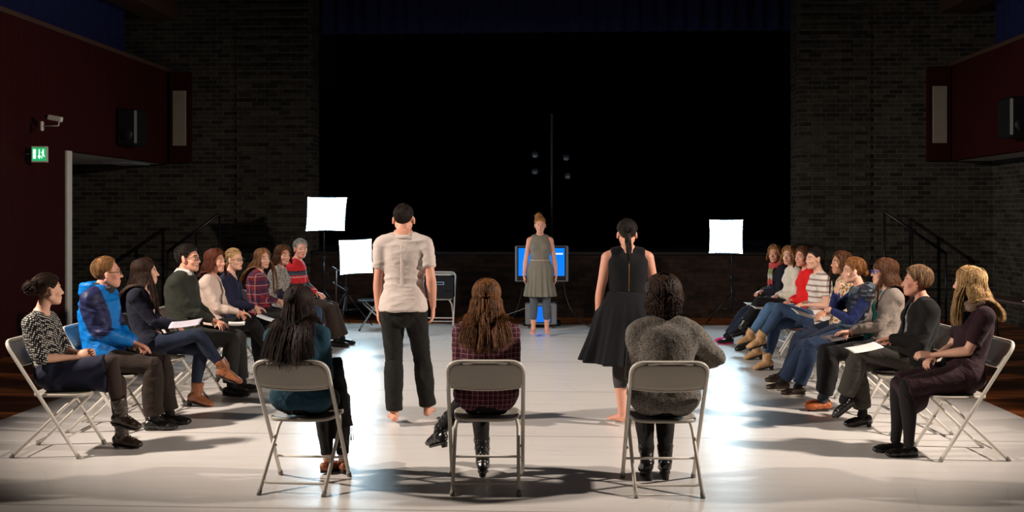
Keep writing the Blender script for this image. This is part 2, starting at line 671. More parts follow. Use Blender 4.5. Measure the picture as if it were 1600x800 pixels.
# tall framed ventilation panels next to the panelling
for sgn, s in ((-1, 'left'), (1, 'right')):
    t = thing('wall_grille', 'tall dark frame with grey panel on the brick wall, %s of the stage' % s, 'panel')
    cx = -6.22 if sgn < 0 else 6.25
    mb = MB(); w, z0, z1 = .17, 2.58, 4.1
    box(mb, cx - w, cx + w, SY - .16, SY - .036, z0, z1)
    obj('frame', mb, M_DARKRED, t, smooth=False)
    mb = MB(); bevel_box(mb, cx - .115, cx + .115, SY - .185, SY - .16, 2.86, 3.78, .006)
    for k in range(26):
        box(mb, cx - .1, cx + .1, SY - .19, SY - .185, 2.89 + k * .034, 2.905 + k * .034)
    obj('louvre_panel', mb, M_GREYPANEL, t, smooth=False)
    t.matrix_world = HALL
# speakers on the panelling
for sgn, s in ((-1, 'left'), (1, 'right')):
    t = thing('wall_speaker', 'black loudspeaker on the dark red panelling of the %s wall' % s, 'speaker')
    y0 = 14.3 if sgn < 0 else 13.0
    yc = {-1: 15.1, 1: 14.15}[sgn]
    xa = sgn * (W - .02)
    mb = MB(); bevel_box(mb, min(xa, xa - sgn * .3), max(xa, xa - sgn * .3), yc - .22, yc + .22, 2.74, 3.28, .03)
    obj('cabinet', mb, M_BLACKPLAS, t, smooth=False)
    mb = MB()
    loft(mb, [(xa - sgn * .15, yc - .22, 2.9), (xa - sgn * .15, yc - .235, 2.9)], [.1, .09], seg=24, cap=(0, 0))
    obj('woofer', mb, M_BLACKMET, t)
    mb = MB(); box(mb, min(xa, xa + sgn * .02), max(xa, xa + sgn * .02), yc - .06, yc + .06, 2.9, 3.1)
    obj('bracket', mb, M_BLACKMET, t)
    t.matrix_world = HALL

# exit sign on a short arm
def P3(px, py, Y):
    return Vector(((px - 800) * Y / 1600, Y, 1.69 - (py - 337) * Y / 1600))
p = P3(61, 241, 12.6)
t = thing('exit_sign', 'small green lit fire exit sign with running figure on the left wall', 'sign', p, math.radians(8))
mb = MB(); bevel_box(mb, -.095, .095, 0, .05, -.1, .1, .006)
obj('housing', mb, M_WHITEPAINT, t, smooth=False)
g = G('exit_green'); g.out((0, .12, .03), .4, emit=(.02, .42, .13), es=1.0)
mb = MB(); bevel_box(mb, -.083, .083, -.004, 0, -.082, .082, .002)
obj('sign_face', mb, g.m, t, smooth=False)
g = G('exit_white'); g.out((.6, .8, .7), .4, emit=(.8, 1, .9), es=1.3)
mb = MB()
box(mb, -.068, -.036, -.007, -.004, -.055, .06)                        # the door
prism(mb, [(-.006, .06), (.006, .06), (.006, -.02), (.02, -.02), (0, -.06), (-.02, -.02), (-.006, -.02)], 0, .003,
      M=Matrix.Translation((.004, -.004, 0)) @ Matrix.Rotation(math.pi / 2, 4, 'X'))     # the arrow
fx = .05
Mx = Matrix.Translation((fx, -.004, 0)) @ Matrix.Rotation(math.pi / 2, 4, 'X')
prism(mb, [(.000 + .009 * math.cos(a), .052 + .009 * math.sin(a)) for a in np.linspace(0, 6.28, 13)[:-1]], 0, .003, M=Mx)
prism(mb, [(-.012, .038), (.008, .042), (.006, .0), (.02, -.03), (.012, -.034), (-.004, -.004), (-.014, -.05), (-.024, -.05), (-.01, .0)], 0, .003, M=Mx)
prism(mb, [(-.012, .038), (-.026, .016), (-.02, .012), (-.006, .028)], 0, .003, M=Mx)
obj('symbol', mb, g.m, t, smooth=False)
mb = MB(); tube(mb, [(-.09, .03, 0), (-.33, .03, 0)], .012); bevel_box(mb, -.35, -.32, -.02, .08, -.07, .07)
obj('arm', mb, M_BLACKMET, t)

# wall camera
p = P3(80, 197, 12.7)
t = thing('security_camera', 'small white box camera on a bracket above the exit sign', 'camera', p, 0)
mb = MB(); bevel_box(mb, -.13, -.10, -.03, .03, -.06, .06, .008); tube(mb, [(-.1, 0, 0), (.09, 0, .005), (.1, 0, .07)], .009)
obj('bracket', mb, M_WHITEPAINT, t)
mb = MB(); bevel_box(mb, -.085, .085, -.035, .035, -.032, .032, .008)
mb.xform(Matrix.Translation((.05, 0, .095)) @ Matrix.Rotation(.18, 4, 'Y'))
obj('housing', mb, M_WHITEPAINT, t, smooth=False)
mb = MB(); tube(mb, [(-.04, 0, .115), (-.075, 0, .121)], [.02, .017], 14)
obj('lens', mb, M_BLACKPLAS, t)

# dark handrails on the steps beside the stage
def handrail(lab, P0, P1, Ys):
    a = P3(P0[0], P0[1], Ys); b = P3(P1[0], P1[1], Ys - .05)
    t = thing('handrail', lab, 'handrail', (0, 0, 0))
    mb = MB(); tube(mb, [a, b], .024, 12); obj('rail', mb, M_BLACKMET, t)
    for k in (0, .45, 1):
        q = a.lerp(b, k)
        mb = MB(); tube(mb, [q, (q.x, q.y, 0)], .016, 10); obj('post', mb, M_BLACKMET, t)
handrail('black sloping handrail beside the steps at the right of the stage', (1382, 331), (1478, 396), 16.2)
handrail('black sloping handrail beside the steps at the left of the stage', (343, 334), (262, 393), 16.2)

# side table at the right
t = thing('side_table', 'wooden topped folding table by the brick wall at the right', 'table', (5.98, 11.6, 0), 0)
mb = MB(); bevel_box(mb, -.4, .5, -.55, .55, .705, .735, .006); obj('tabletop', mb, M_DARKWOOD, t, smooth=False)
for sx in (-.28, .4):
    for sy in (-.45, .45):
        mb = MB(); tube(mb, bend([(sx, sy, .7), (sx, sy, .3), (sx + (.12 if sx < 0 else -.12), sy, .0)], .2), .013)
        obj('leg', mb, M_BLACKMET, t)
mb = MB(); bevel_box(mb, -.15, .15, -.1, .1, 0, .012, .002)
o = obj('paper_stack', mb, plain('paper_blue_white', c8(200, 205, 225), .7), smooth=False)
o.location = (5.85, 11.35, .735); o.rotation_euler.z = .4
tag(o, 'small stack of pale papers on the side table at the right', 'paper')

# dark clothes rail shape seen behind the post on the left: a red extinguisher on the wall
p = P3(103, 432, 15.6)
t = thing('fire_extinguisher', 'dim red fire extinguisher standing behind the white post on the left', 'fire extinguisher', (p.x, p.y, 0))
mb = MB(); loft(mb, [(0, 0, .01), (0, 0, .06), (0, 0, .48), (0, 0, .54)], [.078, .08, .08, .03], seg=20, cap=(0, 1))
obj('cylinder', mb, plain('extinguisher_red', c8(130, 20, 22), .35), t)
mb = MB(); tube(mb, [(0, 0, .52), (0, 0, .6)], .02); bevel_box(mb, -.07, .03, -.012, .012, .58, .61); tube(mb, bend([(.02, 0, .58), (.09, 0, .5), (.09, 0, .2)], .05), .01)
obj('valve', mb, M_BLACKPLAS, t)

# ------------------------------------------------------------------ equipment at the back of the floor
def frame_M(u, v, c):
    n = np.cross(nrm(u), nrm(v))
    M = Matrix.Identity(4)
    for i in range(3):
        M[i][0] = nrm(u)[i]; M[i][1] = nrm(v)[i]; M[i][2] = n[i]; M[i][3] = c[i]
    return M
def softbox(lab, c, u, v, hw, hh, base):
    """square light: local x=u, y=v, z=towards the lit side"""
    t = thing('softbox_light', lab, 'softbox', (base[0], base[1], 0.0), 0)
    inv = Matrix.Translation((-base[0], -base[1], 0))
    M = inv @ frame_M(u, v, c)
    g = G('lit_diffuser'); g.out((.8, .9, 1), .5, emit=(.62, .86, 1.0), es=SOFTBOX)
    n = 12
    mb = MB(); V = []; F = []
    for k, zz in enumerate((0.0, -.01)):
        for j in range(n + 1):
            for i in range(n + 1):
                a, b = 2 * i / n - 1, 2 * j / n - 1
                V.append((a * hw * (1 - .05 * (1 - b * b)), b * hh * (1 - .05 * (1 - a * a)), zz + .012 * (1 - a * a) * (1 - b * b)))
    for j in range(n):
        for i in range(n):
            q = j * (n + 1) + i
            F.append((q, q + 1, q + n + 2, q + n + 1))
            q += (n + 1) ** 2
            F.append((q, q + n + 1, q + n + 2, q + 1))
    mb.add(V, F); mb.xform(M)
    obj('diffuser', mb, g.m, t)
    mb = MB()
    V = [(-hw, -hh, -.012), (hw, -hh, -.012), (hw, hh, -.012), (-hw, hh, -.012), (-.07, -.07, -.3), (.07, -.07, -.3), (.07, .07, -.3), (-.07, .07, -.3)]
    mb.add(V, [(0, 1, 5, 4), (1, 2, 6, 5), (2, 3, 7, 6), (3, 0, 4, 7), (4, 5, 6, 7)]); mb.xform(M)
    obj('hood', mb, fabric('softbox_cloth', c8(24, 24, 27), weave=200), t, smooth=False)
    mb = MB(); loft(mb, [(0, 0, -.29), (0, 0, -.44)], [.055, .04], seg=16, cap=(0, 0)); mb.xform(M)
    obj('lamp_head', mb, M_BLACKPLAS, t)
    hd = M @ Vector((0, 0, -.36))
    mb = MB()
    tube(mb, [(0, 0, .25), (0, 0, hd.z * .55)], .016); tube(mb, [(0, 0, hd.z * .5), (0, 0, hd.z - .04)], .012)
    tube(mb, [(0, 0, hd.z - .04), tuple(hd)], .018)
    bevel_box(mb, -.03, .03, -.022, .022, hd.z * .55 - .04, hd.z * .55 + .02)
    obj('pole', mb, M_BLACKMET, t)
    for k in range(3):
        a = k * 2.094 + .5
        mb = MB(); tube(mb, [(.016 * math.cos(a), .016 * math.sin(a), .5), (.42 * math.cos(a), .42 * math.sin(a), .012)], .01)
        tube(mb, [(.016 * math.cos(a), .016 * math.sin(a), .26), (.2 * math.cos(a), .2 * math.sin(a), .27)], .007)
        obj('leg', mb, M_BLACKMET, t)
c = P3(510, 335, 15.6)
u = np.array((.57, .17, 0)); v = np.array((.077, -.26, .5))
n_ = -np.cross(nrm(u), nrm(v)) * .36
softbox('bright square softbox light on a stand, the higher of the two at the left', c, u, v, .292, .287, (c.x + n_[0], c.y + n_[1]))
c = P3(556.5, 401, 15.2)
u = np.array((.42, .28, .012)); v = np.array((-.035, 0, .5)); v = v - nrm(u) * np.dot(v, nrm(u))
n_ = -np.cross(nrm(u), nrm(v)) * .36
softbox('bright square softbox light, the lower one beside the man in the pale shirt', c, u, v, .26, .252, (c.x + n_[0], c.y + n_[1]))
c = P3(1134, 369.5, 15.3)
u = np.array((.44, -.22, 0)); v = np.array((.028, .0, .5)); v = v - nrm(u) * np.dot(v, nrm(u))
n_ = -np.cross(nrm(u), nrm(v)) * .36
softbox('bright square softbox light on a stand at the right of the stage front', c, u, v, .25, .25, (c.x + n_[0], c.y + n_[1]))

# microphone stand beside the lower softbox
p = P3(525, 470, 14.7)
t = thing('microphone_stand', 'thin dark microphone stand with two small microphones near the left softboxes', 'stand', (p.x, p.y, 0))
mb = MB(); tube(mb, [(0, 0, 0.02), (0, 0, .92)], .01); tube(mb, [(0, 0, .03), (0, 0, 0.05)], .1, 20); obj('pole', mb, M_BLACKMET, t)
for z, s in ((.92, 1), (.7, .8)):
    mb = MB(); tube(mb, [(.14, .02, z - .08), (0, 0, z)], .005); tube(mb, [(0, 0, z), (-.05 * s, -.02, z + .03)], [.010, .016], 12); obj('microphone', mb, M_BLACKMET, t)

# television on a dark stand
Y = 15.75
t = thing('television', 'flat television showing a blue screen on a low stand behind the woman', 'television', (P3(846.5, 0, Y).x, Y, 0))
w, z0, z1 = .409, 1.69 - 103 * Y / 1600, 1.69 - 47 * Y / 1600
mb = MB(); bevel_box(mb, -w, w, -.03, .05, z0, z1, .01); obj('bezel', mb, M_SILVER, t, smooth=False)
mb = MB(); bevel_box(mb, -w + .03, w - .04, -.034, -.03, z0 + .02, z1 - .012, .002); obj('inner_frame', mb, M_BLACKPLAS, t, smooth=False)
g = G('blue_screen'); g.out((0, 0, 0), .2, emit=c8(0, 132, 255), es=1.0)
mb = MB(); box(mb, -w + .05, w - .06, -.038, -.034, z0 + .09, z1 - .035)
scr = obj('screen', mb, g.m, t, smooth=False)
g = G('screen_caption'); g.out((0, 0, 0), .2, emit=(.75, .9, 1), es=1.0)
mb = MB(); box(mb, .2, w - .085, -.041, -.038, z1 - .135, z1 - .11)
obj('caption_bar', mb, g.m, scr, smooth=False)
mb = MB(); bevel_box(mb, -.12, .12, -.02, .1, z0 - .03, z0, .004); bevel_box(mb, -.05, .05, 0.02, .1, .08, z0, .004)
bevel_box(mb, -.3, .3, -.12, .28, .01, .06, .01)
obj('stand', mb, M_BLACKPLAS, t, smooth=False)
# second monitor on the floor
Y = 15.3
t = thing('floor_monitor', 'grey boxy monitor with blue screen on the floor behind the womans legs', 'monitor', (P3(845.5, 0, Y).x, Y, 0))
mb = MB(); bevel_box(mb, -.235, .235, 0, .3, .06, .37, .015); obj('case', mb, M_SILVER, t, smooth=False)
mb = MB(); bevel_box(mb, -.15, .15, -.006, 0, .085, .345, .003); obj('inner_frame', mb, M_BLACKPLAS, t, smooth=False)
g = G('blue_screen_low'); g.out((0, 0, 0), .2, emit=c8(0, 118, 240), es=1.0)
mb = MB(); box(mb, -.135, .135, -.01, -.006, .1, .335); obj('screen', mb, g.m, t, smooth=False)
for sx in (-.18, .18):
    for sy in (.05, .25):
        mb = MB(); tube(mb, [(sx - .01, sy, .028), (sx + .01, sy, .028)], .024, 14); tube(mb, [(sx, sy, .03), (sx, sy, .065)], .008)
        obj('caster', mb, M_BLACKPLAS, t)

# cables
def cable(lab, pts, r=.007, mat=None):
    mb = MB()
    P = [np.array(P3(*p)) for p in pts]
    Q = []
    for i in range(len(P) - 1):
        p0 = P[max(i - 1, 0)]; p1 = P[i]; p2 = P[i + 1]; p3 = P[min(i + 2, len(P) - 1)]
        for k in range(8):
            s = k / 8
            Q.append(.5 * ((2 * p1) + (p2 - p0) * s + (2 * p0 - 5 * p1 + 4 * p2 - p3) * s * s + (3 * p1 - p0 - 3 * p2 + p3) * s ** 3))
    Q.append(P[-1])
    tube(mb, Q, r, 8)
    o = obj('cable', mb, mat or M_BLACKRUB)
    return tag(o, lab, 'cable')
M_BLACKRUB = plain('black_rubber', c8(38, 38, 42), .5)
cable('black cable drooping from the television to the floor on its right', [(868, 444, 15.8), (880, 442, 15.8), (884, 462, 15.85), (893, 485, 15.8), (907, 502, 15.75), (925, 511, 15.5), (946, 513, 15.32)], .009)
cable('grey cable running from the floor monitor to the left', [(822, 481, 15.55), (806, 487, 15.6), (784, 494, 15.7), (760, 500, 16.0)], .006, M_SILVER)
cable('thin dark cable hanging at the left of the television', [(816, 450, 15.85), (812, 470, 15.9), (804, 492, 15.9), (797, 503, 16)], .006)
cable('thin reddish cable lying on the floor right of the monitor', [(872, 506.6, 15.92), (890, 509, 15.7), (904, 507, 15.9), (915, 509, 15.7)], .005, plain('red_rubber', c8(120, 40, 36), .5))

# lighting tower with four lamps on the stage
Y = 20.5
bx = P3(862, 0, Y).x
t = thing('lighting_tower', 'tall thin grey pole on the dark stage above the far woman', 'pole', (bx, Y, 1.095))
top = P3(862, 178, Y).z - 1.095
mb = MB(); tube(mb, [(0, 0, 0.02), (0, 0, top)], .024, 14); obj('pole', mb, plain('alu_pole', c8(225, 225, 235), .4, .3), t)
mb = MB(); tube(mb, [(0, 0, 0), (0, 0, .03)], .3, 28); obj('base_plate', mb, M_BLACKMET, t)
for z in (P3(0, 246, Y).z, P3(0, 272, Y).z):
    mb = MB(); tube(mb, [(-.34, 0, z - 1.095 + .05), (.34, 0, z - 1.095 + .05)], .014); obj('crossbar', mb, M_BLACKMET, t)
M_LENS = plain('lens_glass', c8(190, 215, 240), .35, .85, var=.4, scale=25)
for i, (px, py, wd) in enumerate(((836, 242, 'upper left'), (836, 268, 'lower left'), (885, 246, 'upper right'), (887, 275, 'lower right'))):
    q = P3(px, py, Y - .25)
    tt = thing('stage_lamp', 'unlit round stage lamp hanging on the tall pole, %s of the four' % wd, 'stage lamp', q, 0, 'stage lamps on the tall pole')
    mb = MB(); loft(mb, [(0, 0, 0), (0, .05, 0), (0, .16, 0), (0, .25, 0)], [.088, .088, .08, .05], seg=24, cap=(0, 1)); obj('can', mb, M_BLACKMET, tt)
    mb = MB(); ellipsoid(mb, (0, .0, 0), (.072, .02, .072)); obj('lens', mb, M_LENS, tt)
    mb = MB(); tube(mb, bend([(-.1, .12, 0), (-.1, .12, .1), (.1, .12, .1), (.1, .12, 0)], .03), .007); tube(mb, [(0, .12, .1), (0, .24, .12)], .008)
    obj('yoke', mb, M_BLACKMET, tt)

# ------------------------------------------------------------------ folding chair
M_CHAIR = plain('cream_enamel', c8(222, 216, 206), .38, 0, .05, 30, .05)
M_CHAIRP = plain('cream_pan', c8(182, 174, 163), .45, 0, .06, 30, .1)
M_RUB = plain('chair_foot_rubber', c8(140, 136, 130), .7)
SEAT = .445
def make_chair(label, mats=None, group=None):
    A, Bm, Rm = mats or (M_CHAIR, M_CHAIRP, M_RUB)
    t = thing('folding_chair', label, 'chair', (0, 0, 0), 0, group)
    # front frame: two uprights joined by the rounded top of the back
    top, yt = .825, -.33
    def up(z): return yt + (0.20 - yt) * (top - z) / top
    w = .228
    P = bend([(-w, up(.02), .02), (-w, up(.3), .3), (-w, up(top - .012), top - .012), (w, up(top - .012), top - .012), (w, up(.3), .3), (w, up(.02), .02)], .085, 7)
    mb = MB(); tube(mb, P, .0125, 12); obj('upright_frame', mb, A, t)
    mb = MB(); tube(mb, [(-w, up(.145), .145), (w, up(.145), .145)], .008); obj('crossbar', mb, A, t)
    # rear legs with U bar
    wr = .2
    def rl(z): return .165 + (-.29 - .165) * (.43 - z) / .43
    P = bend([(-wr, rl(.43), .43), (-wr, rl(.055), .055), (wr, rl(.055), .055), (wr, rl(.43), .43)], .06, 6)
    for s in (-1, 1):
        mb = MB(); tube(mb, bend([(s * (wr - .035), .165, .43), (s * wr, rl(.36), .36), (s * wr, rl(.02), .02)], .06), .0115, 12)
        tube(mb, [(s * wr, rl(.02), .026), (s * wr, rl(.0), .0)], .0145, 12, mi=1)
        obj('leg', mb, [A, Rm], t)
        mb = MB(); tube(mb, [(s * w, up(.03), .03), (s * w, up(0), 0)], .0155, 12); obj('foot_cap', mb, Rm, t)
        mb = MB(); tube(mb, [(s * (w - .02), up(.225), .225), (s * (wr + .02), up(.225), .225)], .009, 10)
        obj('pivot', mb, M_STEEL, t)
    mb = MB(); tube(mb, bend([(-wr, rl(.12), .12), (-wr, rl(.06) , .06), (wr, rl(.06), .06), (wr, rl(.12), .12)], .055, 6), .008, 10); obj('rear_bar', mb, A, t)
    # back rest: curved pressed panel
    mb = MB(); V = []; F = []
    n, m = 20, 8
    z0, z1 = .645, .808
    def pt(i, j, off):
        a = 2 * i / n - 1; b = j / m
        z = z0 + (z1 - z0) * b
        hw = w - .004
        cr = .075
        if b > .5:
            hw -= cr * (1 - math.sqrt(max(0, 1 - ((b - .5) * 2) ** 2))) * .95
        else:
            hw -= .012 * (1 - b * 2) ** 2
        x = a * hw
        y = up(z) - .03 * (1 - a * a) * (1 - .35 * b) - off
        zz = z - (.012 * (1 - a * a) if j == 0 else 0)
        return (x, y, zz)
    for off in (0, .012):
        for j in range(m + 1):
            for i in range(n + 1):
                V.append(pt(i, j, off))
    N1 = (n + 1) * (m + 1)
    for j in range(m):
        for i in range(n):
            q = j * (n + 1) + i
            F.append((q, q + n + 1, q + n + 2, q + 1)); F.append((q + N1, q + 1 + N1, q + n + 2 + N1, q + n + 1 + N1))
    for i in range(n):
        F.append((i, i + 1, N1 + i + 1, N1 + i)); q = m * (n + 1) + i; F.append((q, N1 + q, N1 + q + 1, q + 1))
    for j in range(m):
        q = j * (n + 1); F.append((q, N1 + q, N1 + q + n + 1, q + n + 1)); q += n; F.append((q, q + n + 1, N1 + q + n + 1, N1 + q))
    mb.add(V, F); o = obj('backrest', mb, Bm, t)
    # rolled lower lip of the back
    mb = MB(); tube(mb, [pt(i, 0, .006) for i in range(n + 1)], .008, 8); obj('back_rim', mb, A, o)
    # seat: shaped pan with rolled edge
    out = []
    for k in range(40):
        a = 2 * math.pi * k / 40
        ex = 4.0
        cx = math.copysign(abs(math.cos(a)) ** (2 / ex), math.cos(a)); cy = math.copysign(abs(math.sin(a)) ** (2 / ex), math.sin(a))
        ww = .205 + .01 * cy
        out.append((cx * ww, .03 + cy * .2))
    mb = MB(); V = []; F = []
    lv = [(1.0, SEAT - .022), (1.0, SEAT - .004), (.975, SEAT), (.9, SEAT - .005), (.55, SEAT - .008), (.02, SEAT - .009)]
    for (k, z) in lv:
        V += [(p[0] * k, .03 + (p[1] - .03) * k, z) for p in out]
    for i in range(len(lv) - 1):
        for j in range(40):
            k = (j + 1) % 40
            F.append((i * 40 + j, i * 40 + k, (i + 1) * 40 + k, (i + 1) * 40 + j))
    F.append(tuple(range(40))[::-1]); F.append(tuple(range(200, 240)))
    mb.add(V, F); obj('seat', mb, Bm, t)
    return t
CH0 = None
def chair(x, y, ang, label, group='cream folding chairs', dark=False):
    """ang = direction the sitter faces, degrees from +x"""
    global CH0
    if dark:
        t = make_chair(label, (M_STEEL, M_BLACKPLAS, M_BLACKPLAS))
    elif CH0 is None:
        CH0 = t = make_chair(label, None, group)
    else:
        t = CH0.copy(); COL.objects.link(t); t['label'] = label
        for ch in list(CH0.children):
            c = ch.copy(); COL.objects.link(c); c.parent = t
            for g2 in ch.children:
                d = g2.copy(); COL.objects.link(d); d.parent = c
    t.location = (x, y, .003); t.rotation_euler = (0, 0, math.radians(ang - 90))
    return t

# ------------------------------------------------------------------ people: geometry tools
TMP = bpy.data.scenes.new('scratch')
def remesh(mb, voxel):
    """all pieces fused into one closed surface"""
    me = mb.mesh('scratch')
    o = bpy.data.objects.new('scratch', me)
    TMP.collection.objects.link(o)
    md = o.modifiers.new('fuse', 'REMESH')
    md.mode = 'VOXEL'; md.voxel_size = voxel; md.adaptivity = 0
    with bpy.context.temp_override(scene=TMP, view_layer=TMP.view_layers[0]):
        dg = bpy.context.evaluated_depsgraph_get()
        dg.update()
        r = bpy.data.meshes.new_from_object(o.evaluated_get(dg))
    bpy.data.objects.remove(o); bpy.data.meshes.remove(me)
    return r

def getv(me):
    a = np.empty(len(me.vertices) * 3, np.float32); me.vertices.foreach_get('co', a)
    return a.reshape(-1, 3).astype(float)
def setv(me, V):
    me.vertices.foreach_set('co', V.astype(np.float32).ravel()); me.update()
def getn(me):
    a = np.empty(len(me.vertices) * 3, np.float32); me.vertices.foreach_get('normal', a)
    return a.reshape(-1, 3).astype(float)
def relax(me, V, it, w=None):
    e = np.empty(len(me.edges) * 2, np.int32); me.edges.foreach_get('vertices', e); e = e.reshape(-1, 2)
    n = len(V)
    dg = np.bincount(e.ravel(), minlength=n)[:, None].astype(float)
    dg[dg == 0] = 1
    for k in range(it):
        S = np.zeros_like(V)
        for c in range(3):
            S[:, c] = np.bincount(e[:, 0], V[e[:, 1], c], n) + np.bincount(e[:, 1], V[e[:, 0], c], n)
        D = (S / dg - V) * .6
        V = V + (D if w is None else D * w[:, None])
    return V

def wav(P, freq, seed=0, n=5, sc=(1, 1, 1)):
    """cheap smooth noise in -1..1"""
    rg = np.random.RandomState(seed)
    Q = P * np.asarray(sc)
    o = np.zeros(len(P))
    w = np.sin(Q @ (rg.randn(3) * freq * .6) + rg.rand() * 6)
    for k in range(n):
        d = rg.randn(3); d /= np.linalg.norm(d)
        o += np.sin((Q @ d) * freq * (1 + .45 * k) + w * 1.3 + rg.rand() * 6.28) / (1 + .35 * k)
    return o / 2.4

def ss(x, a, b):
    t = np.clip((x - a) / (b - a), 0, 1)
    return t * t * (3 - 2 * t)
def smin(a, b, k):
    h = np.clip(.5 + .5 * (b - a) / k, 0, 1)
    return b * (1 - h) + a * h - k * h * (1 - h)
def smax(a, b, k):
    return -smin(-a, -b, k)
def s_ell(P, c, r):
    r = np.asarray(r, float)
    q = (P - np.asarray(c, float))
    k0 = np.linalg.norm(q / r, axis=1); k1 = np.linalg.norm(q / (r * r), axis=1)
    return k0 * (k0 - 1) / (k1 + 1e-9)
def s_cap(P, a, b, ra, rb):
    a = np.asarray(a, float); b = np.asarray(b, float)
    h = np.clip(((P - a) @ (b - a)) / ((b - a) @ (b - a)), 0, 1)
    return np.linalg.norm(P - a - h[:, None] * (b - a), axis=1) - (ra + (rb - ra) * h)

HC = np.array((0, 0, -.01))
def head_sdf(P, fem, fat=0.0):
    A = P.copy(); A[:, 0] = np.abs(A[:, 0])
    w = .94 if fem else 1.0
    d = s_ell(P, (0, -.018, .032), (.074, .094, .080))
    d = smin(d, s_ell(P, (0, .026, -.03), (.060 * w + fat, .062, .088)), .03)
    d = smin(d, s_cap(A, (.050 * w + fat, -.012, -.055), (.018, .058, -.098), .02, .018), .03)
    d = smin(d, s_ell(P, (0, .068, -.100), (.020 * w, .018, .018)), .022)      # chin
    d = smin(d, s_cap(A, (.012, .080, .024), (.044, .066, .020), .010 if fem else .012, .008), .012)
    d = smax(d, -s_ell(A, (.031, .100, .001), (.021, .024, .014)), .016)       # eye sockets
    d = smin(d, s_ell(A, (.040, .058, -.035), (.022, .02, .02)), .02)         # cheekbones
    d = smin(d, s_cap(P, (0, .084, .008), (0, .108, -.034), .006, .0095), .010)  # nose
    d = smin(d, s_ell(A, (.0115, .097, -.040), (.0075, .010, .007)), .006)
    d = smax(d, -s_ell(A, (.0065, .103, -.049), (.004, .006, .004)), .003)
    d = smin(d, s_ell(P, (0, .087, -.0665), (.023, .010, .0065)), .005)
    d = smin(d, s_ell(P, (0, .085, -.0795), (.019, .0105, .0075)), .005)
    d = smax(d, -s_ell(P, (0, .100, -.0725), (.021, .008, .0016)), .003)
    # eyelids
    d = smin(d, s_ell(A, (.031, .0735, -.0005), (.0165, .013, .0105)), .004)
    return d

def head_r(D, fem, fat=0.0):
    """radius of the head along unit directions from HC"""
    r = np.full(len(D), .17)
    for k in range(46):
        f = head_sdf(HC + D * r[:, None], fem, fat)
        r = r - np.clip(f * .75, -.01, .03)
    return r

def dirgrid(nu, nv):
    a = (np.arange(nv) + .5) * math.pi / nv
    b = np.arange(nu) * 2 * math.pi / nu
    A, B = np.meshgrid(a, b, indexing='ij')
    D = np.stack([np.sin(A) * np.sin(B), np.sin(A) * np.cos(B), np.cos(A)], -1).reshape(-1, 3)
    D = np.concatenate([D, [[0, 0, 1], [0, 0, -1]]])
    F = []
    for i in range(nv - 1):
        for j in range(nu):
            k = (j + 1) % nu
            F.append((i * nu + j, i * nu + k, (i + 1) * nu + k, (i + 1) * nu + j)[::-1])
    t, bt = nu * nv, nu * nv + 1
    for j in range(nu):
        k = (j + 1) % nu
        F.append((t, j, k)); F.append((bt, (nv - 1) * nu + k, (nv - 1) * nu + j))
    return D, F

_HC = {}
def head_grid(fem, fat):
    key = (fem, fat)
    if key not in _HC:
        D, F = dirgrid(112, 88)
        _HC[key] = (D, F, head_r(D, fem, fat))
    return _HC[key]

def ik(a, c, l1, l2, pole):
    a = np.asarray(a, float); c = np.asarray(c, float)
    d = np.linalg.norm(c - a)
    if d > l1 + l2 - .004:
        c = a + (c - a) * (l1 + l2 - .004) / d; d = l1 + l2 - .004
    d = max(d, abs(l1 - l2) + .01)
    u = nrm(c - a)
    x = (l1 * l1 - l2 * l2 + d * d) / (2 * d)
    h = math.sqrt(max(l1 * l1 - x * x, 0))
    p = np.asarray(pole, float); p = nrm(p - u * np.dot(p, u))
    return a + u * x + p * h, c

def hand(mb, w, d, n, right, curl=.5, s=1.0, spread=.03, thumb=.5):
    """palm, four separate bent fingers and a thumb. w wrist, d direction of the hand, n way the palm faces"""
    w = np.asarray(w, float); d = nrm(d); n = nrm(np.asarray(n, float) - d * np.dot(n, d))
    sd = np.cross(d, n) * (1 if right else -1)          # towards the thumb
    L = .088 * s
    loft(mb, [w - d * .01 * s, w + d * .02 * s, w + d * .055 * s, w + d * L], [(.025 * s, .018 * s), (.032 * s, .016 * s), (.040 * s, .0145 * s), (.040 * s, .012 * s)], x=sd, seg=14)
    lens = [.074, .082, .076, .060]
    for i in range(4):
        k = (1.5 - i)
        p = w + d * (L - .004 * s - abs(i - 1) * .004 * s) + sd * k * .0205 * s
        a = 0.0
        fd = nrm(d + sd * k * spread)
        P = [p - fd * .015 * s, p]
        r = [.0088 * s, .0088 * s]
        for j, fr in enumerate((.45, .3, .25)):
            a += curl * (.55, .8, .6)[j]
            dd = fd * math.cos(a) + n * math.sin(a)
            p = p + dd * lens[i] * fr * s
            P.append(p); r.append((.0084, .0076, .0066)[j] * s)
        loft(mb, P, r, x=sd, seg=10)
    p = w + d * .018 * s + sd * .024 * s
    t1 = nrm(d * .75 + sd * (.75 - .3 * thumb) + n * (.15 + .5 * thumb))
    t2 = nrm(d * .95 + sd * (.3 - .4 * thumb) + n * (.1 + .5 * thumb))
    P = [w + d * .008 * s + sd * .012 * s, p, p + t1 * .034 * s, p + t1 * .034 * s + t2 * .024 * s, p + t1 * .034 * s + t2 * .048 * s]
    loft(mb, P, [.013 * s, .0135 * s, .011 * s, .0095 * s, .0078 * s], x=n, seg=10)

PT = [-.14, 0, .1, .3, .5, .7, .84, .92, .97, 1.03]
PA_M = [.13, .158, .160, .150, .155, .168, .172, .150, .105, .062]
PB_M = [.10, .115, .112, .102, .108, .116, .108, .092, .075, .060]
PA_F = [.13, .172, .168, .122, .130, .146, .150, .128, .085, .054]
PB_F = [.10, .118, .110, .092, .098, .104, .096, .082, .068, .052]

